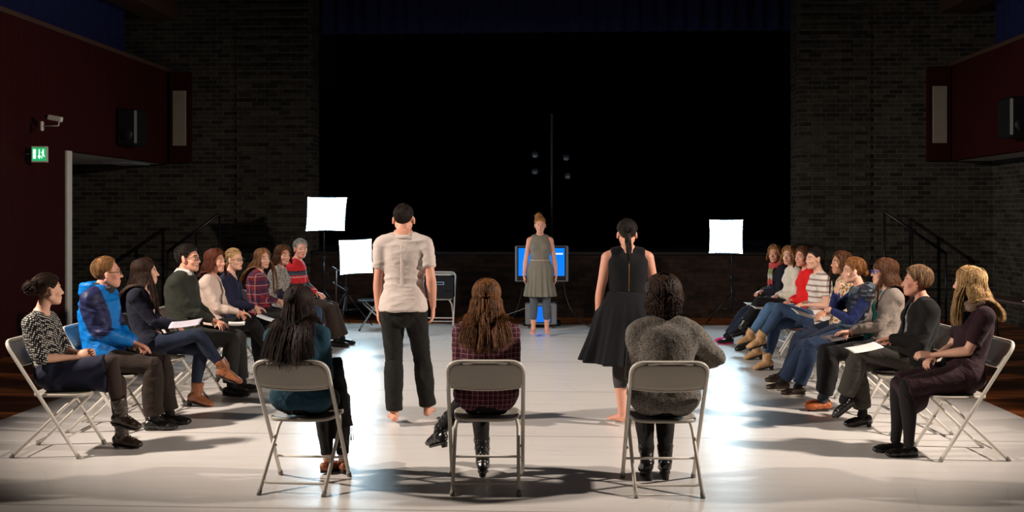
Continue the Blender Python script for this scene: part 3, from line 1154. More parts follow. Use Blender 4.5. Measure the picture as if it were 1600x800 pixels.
class Person:
    def __init__(self, **k):
        s = self
        s.k = k
        s.fem = k.get('fem', True)
        s.s = k.get('s', 1.0)
        s.w = k.get('w', 1.0)
        s.seated = k.get('seated', True)
        s.vox = k.get('vox', .006)
        sc = s.s
        s.pel = np.array(k.get('pel', (0, -.09, .55) if s.seated else (0, 0, .95 * sc)), float)
        top = k.get('top', 1.30)
        s.neck = np.array(k.get('neck', (0, s.pel[1] - .05, top - .262 * sc)), float)
        hc = k.get('head')                       # head centre (eye level)
        if hc is None:
            hc = s.neck + np.array((0, .055, 0))
            hc[2] = top - .112 * sc
        s.hc = np.array(hc, float)
        s.side_p = nrm(k.get('side_p', (1, 0, 0)))
        s.side_s = nrm(k.get('side_s', (1, 0, 0)))
        up = s.neck - s.pel
        s.L = np.linalg.norm(up)
        s.slump = k.get('slump', .03 if s.seated else -.02)
        fwd = np.cross((0, 0, 1), s.side_s)
        s.fw = fwd
        s.ctrl = s.pel + up * .5 - fwd * s.slump * 2 + np.array((0, 0, 0))
        # head frame: look = direction in local space
        look = nrm(k.get('look', (0, 1, 0)))
        yy = look
        xx = nrm(np.cross(yy, (0, 0, 1)))
        zz = np.cross(xx, yy)
        roll = math.radians(k.get('roll', 0))
        x2 = xx * math.cos(roll) + zz * math.sin(roll)
        z2 = np.cross(x2, yy)
        s.HR = np.stack([x2, yy, z2], 1) * sc * k.get('hs', .98 if not s.fem else .95)
        # shoulders
        c, X, Yf, T = s.frame(.90)
        hw = (.178 if s.fem else .198) * sc * (.5 + .5 * s.w) - .025
        s.sh = [c - X * hw - T * .016, c + X * hw - T * .016]
        dz = k.get('shz', (0, 0))
        for i in (0, 1):
            s.sh[i] = s.sh[i] + np.array((0, 0, dz[i]))
        # arms
        s.ua, s.fa = .275 * sc, .245 * sc
        s.hands = k['hands']
        s.el, s.wr = [], []
        for i in (0, 1):
            h = s.hands[i]
            sg = -1 if i == 0 else 1
            e, w_ = ik(s.sh[i], h['w'], s.ua, s.fa, h.get('pole', (sg * .55, -.6, -.5)))
            s.el.append(e); s.wr.append(w_)
        # legs
        s.th, s.shn = .425 * sc, .405 * sc
        s.hip = [s.pel - s.side_p * .088 * sc + np.array((0, 0, 0)), s.pel + s.side_p * .088 * sc]
        s.feet = k['feet']
        s.kn, s.an = [], []
        for i in (0, 1):
            f = s.feet[i]
            kn, an = ik(s.hip[i], f['a'], s.th, s.shn, f.get('pole', (0, .6, 1) if s.seated else (0, 1, .1)))
            s.kn.append(kn); s.an.append(an)
        s.floorz = 0.0
    def c_at(s, t):
        if t <= 0: return s.pel + (s.ctrl - s.pel) * 2 * t
        if t >= 1: return s.neck + nrm(s.hc - s.neck + 0 * s.neck) * (t - 1) * s.L
        return (1 - t) ** 2 * s.pel + 2 * t * (1 - t) * s.ctrl + t * t * s.neck
    def frame(s, t):
        c = s.c_at(t)
        T = nrm(s.c_at(min(t + .02, 1)) - s.c_at(max(min(t - .02, .96), -.2))) if t < .99 else nrm(s.c_at(.99) - s.c_at(.95))
        if s.seated and t < 0.15:
            T = nrm(T + np.array((0, 0, .5)))
        X = s.side_p * (1 - ss(t, 0, .8)) + s.side_s * ss(t, 0, .8)
        X = nrm(X - T * np.dot(X, T))
        return c, X, np.cross(T, X), T
    def prof(s, t):
        A, B = (PA_F, PB_F) if s.fem else (PA_M, PB_M)
        f = s.s * s.w
        if t > .95: f = s.s
        return np.interp(t, PT, A) * f, np.interp(t, PT, B) * f
    def torso(s, mb, t0, t1, infl=0.0, n=12, seg=30, cap=(True, True), flare=None, mod=None):
        C, R, X = [], [], []
        for t in np.linspace(t0, t1, n):
            c, x, y, T = s.frame(t)
            a, b = s.prof(t)
            e = infl(t) if callable(infl) else infl
            e = e if np.isscalar(e) else e[0]
            C.append(c); R.append((a + e, b + e)); X.append(x)
        loft(mb, C, R, X, seg, cap, mod=mod)
        if s.fem:
            b = s.k.get('bust', 1.0)
            for sg in (-1, 1):
                c, x, y, T = s.frame(.68)
                e = infl(.68) if callable(infl) else infl
                if t0 < .6 and t1 > .75:
                    ellipsoid(mb, c + x * sg * .066 * s.s * s.w + y * .062 * s.s * s.w, (np.array((.058, .055, .06)) * s.s * b + e))
    def shoulder(s, mb, i, infl=0.0, r=1.0):
        c, x, y, T = s.frame(.955)
        sg = -1 if i == 0 else 1
        q = s.sc_()
        loft(mb, [c + x * sg * .03 * q, c * .5 + s.sh[i] * .5 + T * .012 * q, s.sh[i]], [(.045 * q + infl), (.05 * q * r + infl), (.053 * q * r + infl)], x=y, seg=16)
        c2, x2, y2, T2 = s.frame(.78)
        loft(mb, [c2 + x2 * sg * .10 * q * s.w, s.sh[i] * .85 + c2 * .15], [.062 * q + infl, .05 * q * r + infl], x=y, seg=16)
    def sc_(s):
        return s.s * (.94 if s.fem else 1.06) * s.k.get('arm', 1.0)
    def arm(s, mb, i, infl=0.0, t0=0.0, t1=2.0, cap=(True, True), end=0.0):
        """t 0..1 upper arm, 1..2 forearm"""
        q = s.sc_()
        S, E, Wq = s.sh[i], s.el[i], s.wr[i]
        f = infl if callable(infl) else (lambda t: infl)
        y = nrm(np.cross(E - S, Wq - E) + 1e-4)
        if t0 < 1:
            ts = np.linspace(t0, min(t1, 1), 6)
            loft(mb, [S + (E - S) * t for t in ts], [np.interp(t, [0, .3, .6, 1], [.051, .047, .041, .036]) * q + f(t) for t in ts], x=y, seg=18, cap=(cap[0], True if t1 > 1 else cap[1]))
        if t1 > 1:
            ts = np.linspace(max(t0, 1), t1, 7) - 1
            loft(mb, [E + (Wq - E) * t for t in ts], [(np.interp(t, [0, .25, .6, 1], [.037, .041, .033, .024]) * q + f(t + 1), np.interp(t, [0, .25, .6, 1], [.036, .038, .029, .019]) * q + f(t + 1)) for t in ts], x=y, seg=18, cap=(True if t0 < 1 else cap[0], cap[1]))
    def leg(s, mb, i, infl=0.0, t1=2.0, cap=(True, True), x=None, t0=0.0):
        q = s.s * s.k.get('legw', 1.0)
        H, K, A = s.hip[i], s.kn[i], s.an[i]
        f = infl if callable(infl) else (lambda t: infl)
        x = s.side_p
        if t0 < 1:
            ts = np.linspace(t0, min(t1, 1), 7)
            R = [np.interp(t, [0, .3, .7, 1], [.086, .080, .064, .053]) * q + f(t) for t in ts]
            loft(mb, [H + (K - H) * t for t in ts], [(r, r * .96) for r in R], x=x, seg=20, cap=(cap[0], True if t1 > 1 else cap[1]))
        if t1 > 1:
            ts = np.linspace(max(t0, 1), t1, 9) - 1
            back = nrm(np.cross(x, A - K)); back = back * (1 if np.dot(back, (K - (H + A) / 2)) < 0 else -1)
            P = [K + (A - K) * t + back * .012 * q * math.sin(min(1, max(0, t)) * 3.14 * .9) for t in ts]
            R = [np.interp(t, [0, .25, .5, .85, 1], [.051, .056, .049, .034, .033]) * q + f(t + 1) for t in ts]
            loft(mb, P, R, x=x, seg=20, cap=(True if t0 < 1 else cap[0], cap[1]))
    def foot_frame(s, i):
        f = s.feet[i]
        D = nrm(f.get('toe', (0, 1, 0)))
        U = np.array(f.get('up', (0, 0, 1)), float)
        U = nrm(U - D * np.dot(U, D))
        return s.an[i], D, U, np.cross(D, U)
    def foot(s, mb, i):
        A, D, U, X = s.foot_frame(i)
        q = s.s * (.94 if s.fem else 1.03)
        start = mb.n
        m2 = MB()
        loft(m2, [A - D * .035 * q - U * .05 * q, A + D * .01 * q - U * .035 * q, A + D * .06 * q - U * .045 * q, A + D * .11 * q - U * .055 * q, A + D * .14 * q - U * .06 * q],
             [(.03 * q, .032 * q), (.034 * q, .042 * q), (.037 * q, .032 * q), (.043 * q, .022 * q), (.04 * q, .016 * q)], x=X, seg=16)
        sg = 1 if i == 0 else -1
        for j in range(5):
            o = (2 - j) * .0185 * q * sg
            l = (.045, .04, .036, .031, .026)[j] * q
            p = A + D * (.145 - .006 * j) * q + X * o - U * .064 * q
            loft(m2, [p - D * .02 * q, p + D * l * .6, p + D * l - U * .003], [r * q for r in ((.012, .0115, .010) if j == 0 else (.009, .0085, .0075))], x=X, seg=8)
        m2.v = [s.sole_clamp(v, A, D, U, .078 * q) for v in m2.v]
        for v in [0]:
            mb.add(m2.V(), m2.f)
        loft(mb, [A + U * .03 * q, A, A - U * .03 * q], [.034 * q, .036 * q, .036 * q], x=X, seg=14)
    def sole_clamp(s, V, A, D, U, h):
        d = (V - A) @ U
        return V + np.outer(np.maximum(-h - d, 0), U)
    def sit_clamp(s, V, zc):
        if not s.seated: return V
        V = V.copy()
        inside = (np.abs(V[:, 0]) < .26) & (V[:, 1] < .235) & (V[:, 1] > -.3)
        z = np.where(inside & (V[:, 2] < zc) & (V[:, 2] > .30), zc + (V[:, 2] - zc) * .04, V[:, 2])
        V[:, 2] = z
        return V

    # ---------------------------------------------------------------- skin
    def build(s):
        k = s.k
        t = thing('person', k['label'], 'person', (k['c'][0], k['c'][1], .003), math.radians(k['ang'] - 90))
        s.root = t
        mb = MB()
        s.torso(mb, -.05, 1.0, 0)
        q = s.s
        # neck
        hb = s.hc + s.HR @ np.array((0, -.022, -.055))
        nr = (.048 if s.fem else .055) * q
        c9 = s.c_at(.93)
        loft(mb, [c9, s.neck, s.neck * .5 + hb * .5, hb], [nr * 1.3, nr * 1.08, nr, nr * .98], seg=18)
        for i in (0, 1):
            s.shoulder(mb, i); s.arm(mb, i)
            h = s.hands[i]
            hand(mb, s.wr[i], h['d'], h['n'], i == 1, h.get('curl', .5), q * (.88 if s.fem else .98), thumb=h.get('thumb', .5))
            s.leg(mb, i)
            if k.get('bare'): s.foot(mb, i)
            ellipsoid(mb, s.hip[i] - np.array((0, .02, -.01)), np.array((.095, .10, .09) if s.seated else (.074, .095, .09)) * q * s.w)
        D, F, r = head_grid(s.fem, k.get('fat', 0.0))
        Vh = (HC + D * r[:, None]) @ s.HR.T + s.hc
        mb.add(Vh, F)
        for sg in (-1, 1):       # ears
            E = Matrix.Rotation(-.25 * sg, 3, 'Z') @ Matrix.Rotation(.2, 3, 'X')
            m2 = MB(); ellipsoid(m2, (0, 0, 0), (.010, .019, .032), E, 14, 10)
            ellipsoid(m2, (sg * .004, .0, -.022), (.008, .010, .012), None, 10, 8)
            V = m2.V() + np.array((sg * (.083 if not s.fem else .080), -.008, -.012))
            mb.add(V @ s.HR.T + s.hc, m2.f)
        me = remesh(mb, s.vox)
        V = getv(me)
        # keep the head and the hands crisp
        w = np.ones(len(V))
        dh = np.linalg.norm(V - s.hc, axis=1)
        w *= ss(dh, .13, .18) * .8 + .2
        for i in (0, 1):
            dd = np.linalg.norm(V - (s.wr[i] + nrm(s.hands[i]['d']) * .1), axis=1)
            w *= ss(dd, .09, .13) * .82 + .18
        V = relax(me, V, 4, w)
        V = s.sit_clamp(V, SEAT + .012)
        setv(me, V)
        n = len(me.polygons)
        cen = np.empty(n * 3, np.float32); me.polygons.foreach_get('center', cen); cen = cen.reshape(-1, 3)
        H = (cen - s.hc) @ np.linalg.inv(s.HR).T
        mi = np.zeros(n, np.int32)
        ax = np.abs(H[:, 0])
        lips = (((ax / .0195) ** 2 + ((H[:, 2] + .0725) / .0105) ** 2) < 1) & (H[:, 1] > .05)
        brow = (np.abs(H[:, 2] - .0245 + (ax - .03) ** 2 * 9) < .0042) & (ax > .012) & (ax < .05) & (H[:, 1] > .04)
        mi[lips] = 1; mi[brow] = 2
        if k.get('beard'):
            bd = (H[:, 2] < -.045 - .02 * ss(.06 - ax, 0, .03)) & (H[:, 2] > -.15) & (dh_c(cen, s.hc) < .16) & (H[:, 1] > -.03)
            mi[bd & ~lips] = 2
        me.polygons.foreach_set('material_index', mi)
        me.polygons.foreach_set('use_smooth', [True] * n)
        body = link('body', me, [k['skin'], k.get('lip', M_LIP), k['hairm']], t)
        # eyes
        for sg in (-1, 1):
            e = MB()
            ellipsoid(e, (0, 0, 0), .0118, None, 20, 14)
            Vv = e.V()
            e2 = MB(); e2.add(Vv, e.f)
            cz = [np.mean([Vv[i] for i in f], 0) for f in e.f]
            gx = nrm(np.array(k.get('gaze', (0, 1, 0))))
            e2.mi = [1 if np.dot(nrm(c), gx) > .90 else 0 for c in cz]
            e2.v = [(v + np.array((sg * .031, .0750, 0))) @ s.HR.T + s.hc for v in e2.v]
            obj('eye', e2, [M_EYE, M_IRIS], t)
        return t

    # ---------------------------------------------------------------- clothes
    def cloth(s, name, mb, mat, vox=None, it=4, fold=.004, freq=26, sc=(1, 1, 1), seed=1, cut=None, sit=True, off=0.0, label=None, thick=None):
        me = remesh(mb, vox or s.vox * 1.15)
        V = getv(me)
        V = relax(me, V, it)
        if sit:
            V = s.sit_clamp(V, SEAT + .008)
        setv(me, V)
        if fold:
            N = getn(me)
            joint = np.zeros(len(V))
            for p in s.el + s.kn + [s.c_at(.25)] + [s.hip[0], s.hip[1]]:
                joint += np.exp(-((np.linalg.norm(V - p, axis=1) / .10) ** 2))
            f = wav(V, freq, seed, sc=sc)
            f = 1 - 2 * np.abs(f)                     # ridged folds
            f2 = 1 - 2 * np.abs(wav(V, freq * 2.1, seed + 7, sc=(1, 1, 1.6)))
            V = V + N * (fold * (.45 * f * (1 + joint)) + fold * .25 * f2 * (.4 + joint) + off)[:, None]
            if sit:
                V = s.sit_clamp(V, SEAT + .006)
            setv(me, V)
        if cut is not None:
            import bmesh
            n = len(me.polygons)
            cen = np.empty(n * 3, np.float32); me.polygons.foreach_get('center', cen); cen = cen.reshape(-1, 3).astype(float)
            kill = cut(cen)
            bm = bmesh.new(); bm.from_mesh(me); bm.faces.ensure_lookup_table()
            bmesh.ops.delete(bm, geom=[bm.faces[i] for i in np.nonzero(kill)[0]], context='FACES')
            bm.to_mesh(me); bm.free()
        me.polygons.foreach_set('use_smooth', [True] * len(me.polygons))
        o = link(name, me, mat, s.root)
        if cut is not None:
            sd = o.modifiers.new('thick', 'SOLIDIFY'); sd.thickness = thick or .004; sd.offset = -1
        if label:
            o['label'] = label
        return o
    def tuv(s, P):
        """torso coordinates of points: t along the spine, u across, v to the front"""
        ts = np.linspace(-.2, 1.1, 40)
        C = np.array([s.c_at(t) for t in ts])
        Fm = [s.frame(t) for t in ts]
        X = np.array([f[1] for f in Fm]); Yv = np.array([f[2] for f in Fm])
        d = np.linalg.norm(P[:, None, :] - C[None], axis=2)
        i = d.argmin(1)
        q = P - C[i]
        return ts[i], (q * X[i]).sum(1), (q * Yv[i]).sum(1)
    def arm_d(s, P):
        """distance from the arm bones"""
        d = np.full(len(P), 9.0)
        for i in (0, 1):
            d = np.minimum(d, s_cap(P, s.sh[i], s.el[i], 0, 0)); d = np.minimum(d, s_cap(P, s.el[i], s.wr[i], 0, 0))
        return d
    def top(s, name, mat, infl=.012, hem=-.02, slv=1.95, neckt=1.0, slin=None, hemflare=0.0, opening=None, vneck=None, **kw):
        mb = MB()
        f = lambda t: infl + hemflare * max(0, (.3 - t) / .4) - (infl * .6 if t > .97 else 0)
        s.torso(mb, hem, neckt, f, 14, cap=(False, False))
        if s.seated and hem < .05:
            for i in (0, 1):
                ellipsoid(mb, s.hip[i] + np.array((0, -.015, .02)), np.array((.098, .10, .088)) * s.s * s.w + infl)
        sl = slin if slin is not None else infl
        for i in (0, 1):
            if slv >= 0:
                s.shoulder(mb, i, infl * .9)
            else:
                c_, x_, y_, T_ = s.frame(.955); g_ = (-1 if i == 0 else 1); q_ = s.sc_()
                loft(mb, [c_ + x_ * g_ * .03 * q_, c_ * (1 - s.k.get('strap', .58)) + s.sh[i] * s.k.get('strap', .58) + T_ * .008], [.046 * q_ + infl, .052 * q_ + infl], x=y_, seg=16, cap=(True, False))
            if slv > 0:
                s.arm(mb, i, sl, 0, slv, cap=(True, False))
        cut = None
        if opening or vneck:
            def cut(P):
                t, u, v = s.tuv(P)
                ad = s.arm_d(P)
                kl = np.zeros(len(P), bool)
                if opening:       # open front, wider towards the hem
                    w0, w1 = opening
                    kl |= (v > .02) & (np.abs(u) < (w0 + (w1 - w0) * (1 - np.clip(t, 0, 1)))) & (ad > .06 + sl)
                if vneck:
                    kl |= (v > 0) & (t > vneck) & (np.abs(u) < (t - vneck) * .38)
                return kl
        kw.setdefault('it', 14)
        return s.cloth(name, mb, mat, cut=cut, **kw)
    def trousers(s, name, mat, infl=.010, end=1.93, flare=0.0, hi=.17, socks=True, **kw):
        if socks and not s.k.get('bare'):
            for i in (0, 1):
                mb = MB()
                s.leg(mb, i, .003, 2.0, t0=1.65)
                A, D, U, X = s.foot_frame(i)
                ellipsoid(mb, A + D * .01 - U * .01, .036 * s.s)
                s.cloth('sock', mb, s.k.get('sockm', F_BLACK), fold=.0005, it=1)
        mb = MB()
        s.torso(mb, -.10, hi, infl * .6, 6, cap=(True, False))
        for i in (0, 1):
            ellipsoid(mb, s.hip[i] - np.array((0, .02, -.01)), np.array((.096, .10, .09) if s.seated else (.078, .10, .10)) * s.s * s.w + infl * .6)
            s.leg(mb, i, lambda t: infl + flare * max(0, t - 1.0), end, cap=(True, False))
        return s.cloth(name, mb, mat, **kw)
    def shoe(s, i, name, mat, sole=None, shaft=0.0, heel=0.0, point=0.0, infl=.006, low=False, mat2=None):
        A, D, U, X = s.foot_frame(i)
        q = s.s * (.94 if s.fem else 1.05)
        h = .078 * q + infl + .004
        # with a heel the rear of the foot is lifted: the foot frame already points down
        mb = MB()
        L = .155 + point
        e = infl
        if low:
            C = [A - D * .036 * q - U * .055 * q, A + D * .01 * q - U * .058 * q, A + D * .07 * q - U * .058 * q, A + D * .12 * q - U * .06 * q, A + D * L * q - U * .062 * q]
            R = [(.032, .032), (.033, .028), (.038, .03), (.042, .026), (.03, .016)]
        else:
            C = [A - D * .036 * q - U * .048 * q, A + D * .01 * q - U * .035 * q, A + D * .06 * q - U * .045 * q, A + D * .115 * q - U * .053 * q, A + D * L * q - U * .06 * q]
            R = [(.032, .036), (.036, .044), (.039, .036), (.043, .026), (.032, .018)]
        loft(mb, C, [((a + e / q) * q, (b + e / q) * q) for a, b in R], x=X, seg=20)
        if shaft > 0:
            kd = nrm(s.kn[i] - A)
            loft(mb, [A - U * .03 * q, A + kd * .02, A + kd * shaft], [(.042 * q + e, .046 * q + e), (.042 * q + e, .046 * q + e), (.052 * q + e, .054 * q + e)], x=X, seg=20, cap=(True, False))
        mb.v = [s.sole_clamp(v, A, D, U, h) for v in mb.v]
        me = remesh(mb, s.vox * .9)
        V = relax(me, getv(me), 3)
        setv(me, V)
        N = getn(me)
        V = V + N * (.0022 * (1 - 2 * np.abs(wav(V, 60, 3, sc=(1, 1, 1.5)))))[:, None]
        setv(me, V)
        me.polygons.foreach_set('use_smooth', [True] * len(me.polygons))
        o = link(name, me, mat, s.root)
        # sole and heel block
        mb = MB()
        P = []
        for a in np.linspace(0, 2 * math.pi, 33)[:-1]:
            c_, s_ = math.cos(a), math.sin(a)
            yv = (.5 * (L + .07)) * q * math.copysign(abs(c_) ** .8, c_) + (.5 * (L - .07) + .0) * q
            wv = np.interp(yv / q, [-.07, -.03, .04, .11, L], [.028, .034, .033, .043, .022]) * q * math.copysign(abs(s_) ** .7, s_)
            P.append((wv, yv))
        Mf = Matrix.Identity(4)
        for r_ in range(3):
            Mf[r_][0] = X[r_]; Mf[r_][1] = D[r_]; Mf[r_][2] = U[r_]; Mf[r_][3] = A[r_]
        prism(mb, P, -h - .007, -h + .004, M=Mf)
        if heel > 0:
            hp = [(a * .9, b) for a, b in [(-.027 * q, -.06 * q), (.027 * q, -.06 * q), (.027 * q, -.01 * q), (-.027 * q, -.01 * q)]]
            m2 = MB(); loft(m2, [(0, -.035 * q, -h), (0, -.035 * q, -h - heel)], [(.028 * q, .026 * q), (.022 * q, .02 * q)], seg=14, cap=(0, 0)); m2.xform(Mf)
            mb.add(m2.V(), m2.f)
        so = obj('sole', mb, sole or M_SOLE, o, smooth=False)
        return o
    def laces(s, i, parent, mat, n=5):
        A, D, U, X = s.foot_frame(i)
        q = s.s * (.94 if s.fem else 1.05)
        kd = nrm(s.kn[i] - A)
        mb = MB()
        for j in range(n):
            t = j / (n - 1)
            if t < .5:
                p = A + D * (.10 - .10 * t) * q + U * (-.022 + .05 * t) * q
            else:
                p = A + D * .052 * q + kd * (.02 + .1 * (t - .5)) * q
            tube(mb, [p - X * .017 + D * .001, p + D * .008 + U * .005, p + X * .017 + D * .001], .0028, 6)
        obj('laces', mb, mat, parent)
    def skirt(s, name, mat, infl=.02, reach=1.05, drop=.05, **kw):
        """seated skirt: wraps both thighs"""
        mb = MB()
        s.torso(mb, -.05, .22, infl, 6, cap=(True, False))
        for i in (0, 1):
            ellipsoid(mb, s.hip[i] - np.array((0, .02, -.01)), np.array((.1, .10, .09)) * s.s * s.w + infl * .8)
            s.leg(mb, i, infl, min(1, reach), cap=(True, False))
        h = (s.hip[0] + s.hip[1]) / 2; kk = (s.kn[0] + s.kn[1]) / 2
        wk = abs(np.dot(s.kn[1] - s.kn[0], s.side_p)) / 2
        C = [h + (kk - h) * t + np.array((0, 0, -.01 - drop * t)) for t in (.05, .35, .7, reach)]
        loft(mb, C, [(.16, .08), (.15, .078), ((wk + .06), .07 + drop * .5), ((wk + .055), .06 + drop)], x=s.side_p, seg=26, cap=(True, False))
        return s.cloth(name, mb, mat, **kw)
    def flareskirt(s, name, mat, hemz, r0, r1, waist_t=.3, pleats=11, amp=.10, c=None, rx=1.0, **kw):
        mb = MB()
        w = s.c_at(waist_t)
        n = 16
        C, R, X = [], [], []
        for i in range(n):
            k = i / (n - 1)
            z = w[2] + (hemz - w[2]) * k
            r = r0 + (r1 - r0) * (k ** .8)
            hipb = .02 * math.exp(-((k - .3) / .2) ** 2)
            C.append((w[0] + (c[0] if c else 0) * k, w[1] + (c[1] if c else 0) * k, z))
            R.append(((r + hipb) * rx, (r + hipb) * .82)); X.append((-1, 0, 0))
        def mod(th, i):
            k = i / (n - 1)
            return 1 + amp * k * (np.sin(th * pleats + 1.3 * np.sin(th * 2)) * .7 + .3 * np.sin(th * pleats * 2.3))
        loft(mb, C, R, X, 120, (False, False), mod=mod)
        return s.cloth(name, mb, mat, it=1, sit=False, fold=.001, **kw)
    def collar(s, name, mat, r=.07, h=.045, infl=.0, open_=.35, th=.005):
        """shirt collar standing round the neck"""
        mb = MB(); V = []; F = []
        c, x, y, T = s.frame(.985)
        up = nrm(s.hc + s.HR @ np.array((0, -.03, -.05)) - s.neck)
        n = 40
        for o_, (rr, hh) in enumerate(((r, -.01), (r * .96, h), (r * 1.0, h + .004), (r * 1.12, h * .35), (r * 1.2, h * .1))):
            for i in range(n + 1):
                a = -math.pi / 2 + math.pi * 2 * (open_ / 6.28 / 2 + (1 - open_ / 6.28) * i / n) + math.pi
                d = x * math.cos(a) + y * math.sin(a)
                V.append(c + d * rr * (1.05 if o_ > 2 else 1) + up * hh)
        for o_ in range(4):
            for i in range(n):
                q = o_ * (n + 1) + i
                F.append((q, q + 1, q + n + 2, q + n + 1))
        mb.add(V, F)
        o = obj(name, mb, mat, s.root)
        sd = o.modifiers.new('t', 'SOLIDIFY'); sd.thickness = th; sd.offset = 0
        return o
    def scarf(s, name, mat, r=.085, tr=.038, turns=2, drop=0.0, off=(0, .0, 0), hang=None, seed=3):
        mb = MB()
        c, x, y, T = s.frame(1.0)
        c = c + np.array(off)
        rg = random.Random(seed)
        for k in range(turns):
            P, R = [], []
            ph = rg.random() * 6
            for i in range(41):
                a = 2 * math.pi * i / 40
                fr = math.sin(a)
                P.append(c + x * math.cos(a) * (r + .01 * k) + y * (math.sin(a) * r * 1.05 + .015) + T * (.025 * k - .0 - drop * max(0, fr) * (1 - .4 * k) + .008 * math.sin(3 * a + ph)))
                R.append((tr * (.75 + .2 * math.sin(2 * a + ph)), tr * (1 + .18 * math.sin(5 * a + ph))))
            loft(mb, P, R, x=T, seg=18)
        if hang:
            for sg, ln in hang:
                p0 = c + y * r + x * sg * .03
                P = []
                for j in range(9):
                    tt = .96 - ln * j / 8
                    cc, xx, yy, TT = s.frame(max(tt, -.05))
                    aa, bb = s.prof(tt)
                    P.append(cc + xx * sg * (.045 + .01 * j / 8) + yy * (bb + .028))
                loft(mb, P, [(.04, .012)] * 9, x=x, seg=14)
        return s.cloth(name, mb, mat, fold=.006, freq=60, sit=False, seed=seed)

    # ---------------------------------------------------------------- hair
    def strands(s, mb, P, r0, taper=.35, sides=3):
        """P (n, m, 3) head-space or local points -> tubes"""
        n, m, _ = P.shape
        T = np.gradient(P, axis=1); T /= (np.linalg.norm(T, axis=2, keepdims=True) + 1e-9)
        ref = P - s.hc; ref /= (np.linalg.norm(ref, axis=2, keepdims=True) + 1e-9)
        X = np.cross(T, ref); X /= (np.linalg.norm(X, axis=2, keepdims=True) + 1e-9)
        Y = np.cross(T, X)
        th = np.arange(sides) * 2 * math.pi / sides
        rr = r0 * (1 - (1 - taper) * np.linspace(0, 1, m) ** 2)
        rr = rr[None, :, None, None] * (1 if np.isscalar(r0) else 1)
        V = P[:, :, None, :] + rr * (np.cos(th)[None, None, :, None] * X[:, :, None, :] * 1.25 + np.sin(th)[None, None, :, None] * Y[:, :, None, :] * .7)
        V = V.reshape(n * m * sides, 3)
        ii, jj = np.meshgrid(np.arange(m - 1), np.arange(sides), indexing='ij')
        kk = (jj + 1) % sides
        Q = np.stack([ii * sides + jj, ii * sides + kk, (ii + 1) * sides + kk, (ii + 1) * sides + jj], -1).reshape(-1, 4)
        Q = (Q[None] + (np.arange(n) * m * sides)[:, None, None]).reshape(-1, 4)
        mb.append((V, Q))
    def strand_obj(s, name, parts, mat, parent, extra=None):
        off = 0; VV, QQ = [], []
        for V, Q in parts:
            VV.append(V); QQ.append(Q + off); off += len(V)
        V = np.concatenate(VV); Q = np.concatenate(QQ)
        me = bpy.data.meshes.new(name)
        me.vertices.add(len(V)); me.vertices.foreach_set('co', V.astype(np.float32).ravel())
        me.loops.add(Q.size); me.loops.foreach_set('vertex_index', Q.astype(np.int32).ravel())
        me.polygons.add(len(Q)); me.polygons.foreach_set('loop_start', (np.arange(len(Q)) * 4).astype(np.int32))
        me.polygons.foreach_set('use_smooth', [True] * len(Q))
        me.update(calc_edges=True); me.validate()
        return link(name, me, mat, parent)
    def cap_t(s, D, style):
        """hair thickness over the skull by direction"""
        az = np.degrees(np.arctan2(np.abs(D[:, 0]), D[:, 1]))      # 0 front, 180 back
        el = np.degrees(np.arcsin(np.clip(D[:, 2], -1, 1)))
        if style == 'short':
            xs, ys = [0, 30, 50, 68, 80, 90, 102, 112, 125, 150, 180], [47, 46, 40, 22, 6, 10, 26, 22, -8, -26, -30]
        elif style == 'receding':
            xs, ys = [0, 20, 42, 62, 78, 90, 102, 112, 125, 150, 180], [56, 60, 58, 34, 6, 0, 16, 8, -22, -34, -36]
        elif style == 'up':
            xs, ys = [0, 30, 50, 68, 80, 90, 102, 112, 125, 150, 180], [46, 44, 36, 22, 14, 16, 26, 18, -8, -26, -32]
        elif style == 'bangs':
            xs, ys = [0, 30, 46, 56, 66, 90, 110, 130, 180], [20, 20, 16, -10, -36, -46, -48, -48, -48]
        else:   # long / bob: covers the ears
            xs, ys = [0, 14, 30, 46, 58, 70, 90, 110, 130, 180], [50, 47, 42, 30, 6, -25, -42, -48, -48, -48]
        line = np.interp(az, xs, ys)
        return ss(el - line, -2, 9)
    def hair(s, style, thick=.014, mat=None, part=0.0, n=260, length=None, width=.004, wave=0.0, seed=0, back=True, az0=62, clump=1.0, name='hair', rmin=0.0, curl_in=0.0, lift=.008, front=None, spreadx=0.0):
        mat = mat or s.k['hairm']
        rg = np.random.RandomState(seed + 11)
        mb = MB()
        D, F, r = head_grid(s.fem, s.k.get('fat', 0.0))
        az = np.degrees(np.arctan2(D[:, 0], D[:, 1])); el = np.degrees(np.arcsin(np.clip(D[:, 2], -1, 1)))
        base = {'short': 'short', 'receding': 'receding', 'up': 'up', 'bangs': 'bangs'}.get(style, 'long')
        m = s.cap_t(D, base)
        vol = thick * (.75 + .35 * ss(el, 0, 60) + .25 * ss(np.abs(az), 90, 180))
        rid = wav(D, 22, seed, sc=(1.2, 1.2, .5)) * .0022 + wav(D, 9, seed + 3) * .0025
        r2 = r + m * (vol + rid + .004) - .006
        r2 = np.where(r2 < r - .004, r - .02, r2)
        V = (HC + D * r2[:, None]) @ s.HR.T + s.hc
        mb.add(V, F)
        o = obj(name, mb, mat, s.root)
        # strand clumps over the cap
        mb = []
        near = s.k['c'][1] < 10
        n = int(n * (4.2 if near else 2.6)); width = width * (.42 if near else .6)
        fem, fat = s.fem, s.k.get('fat', 0.0)
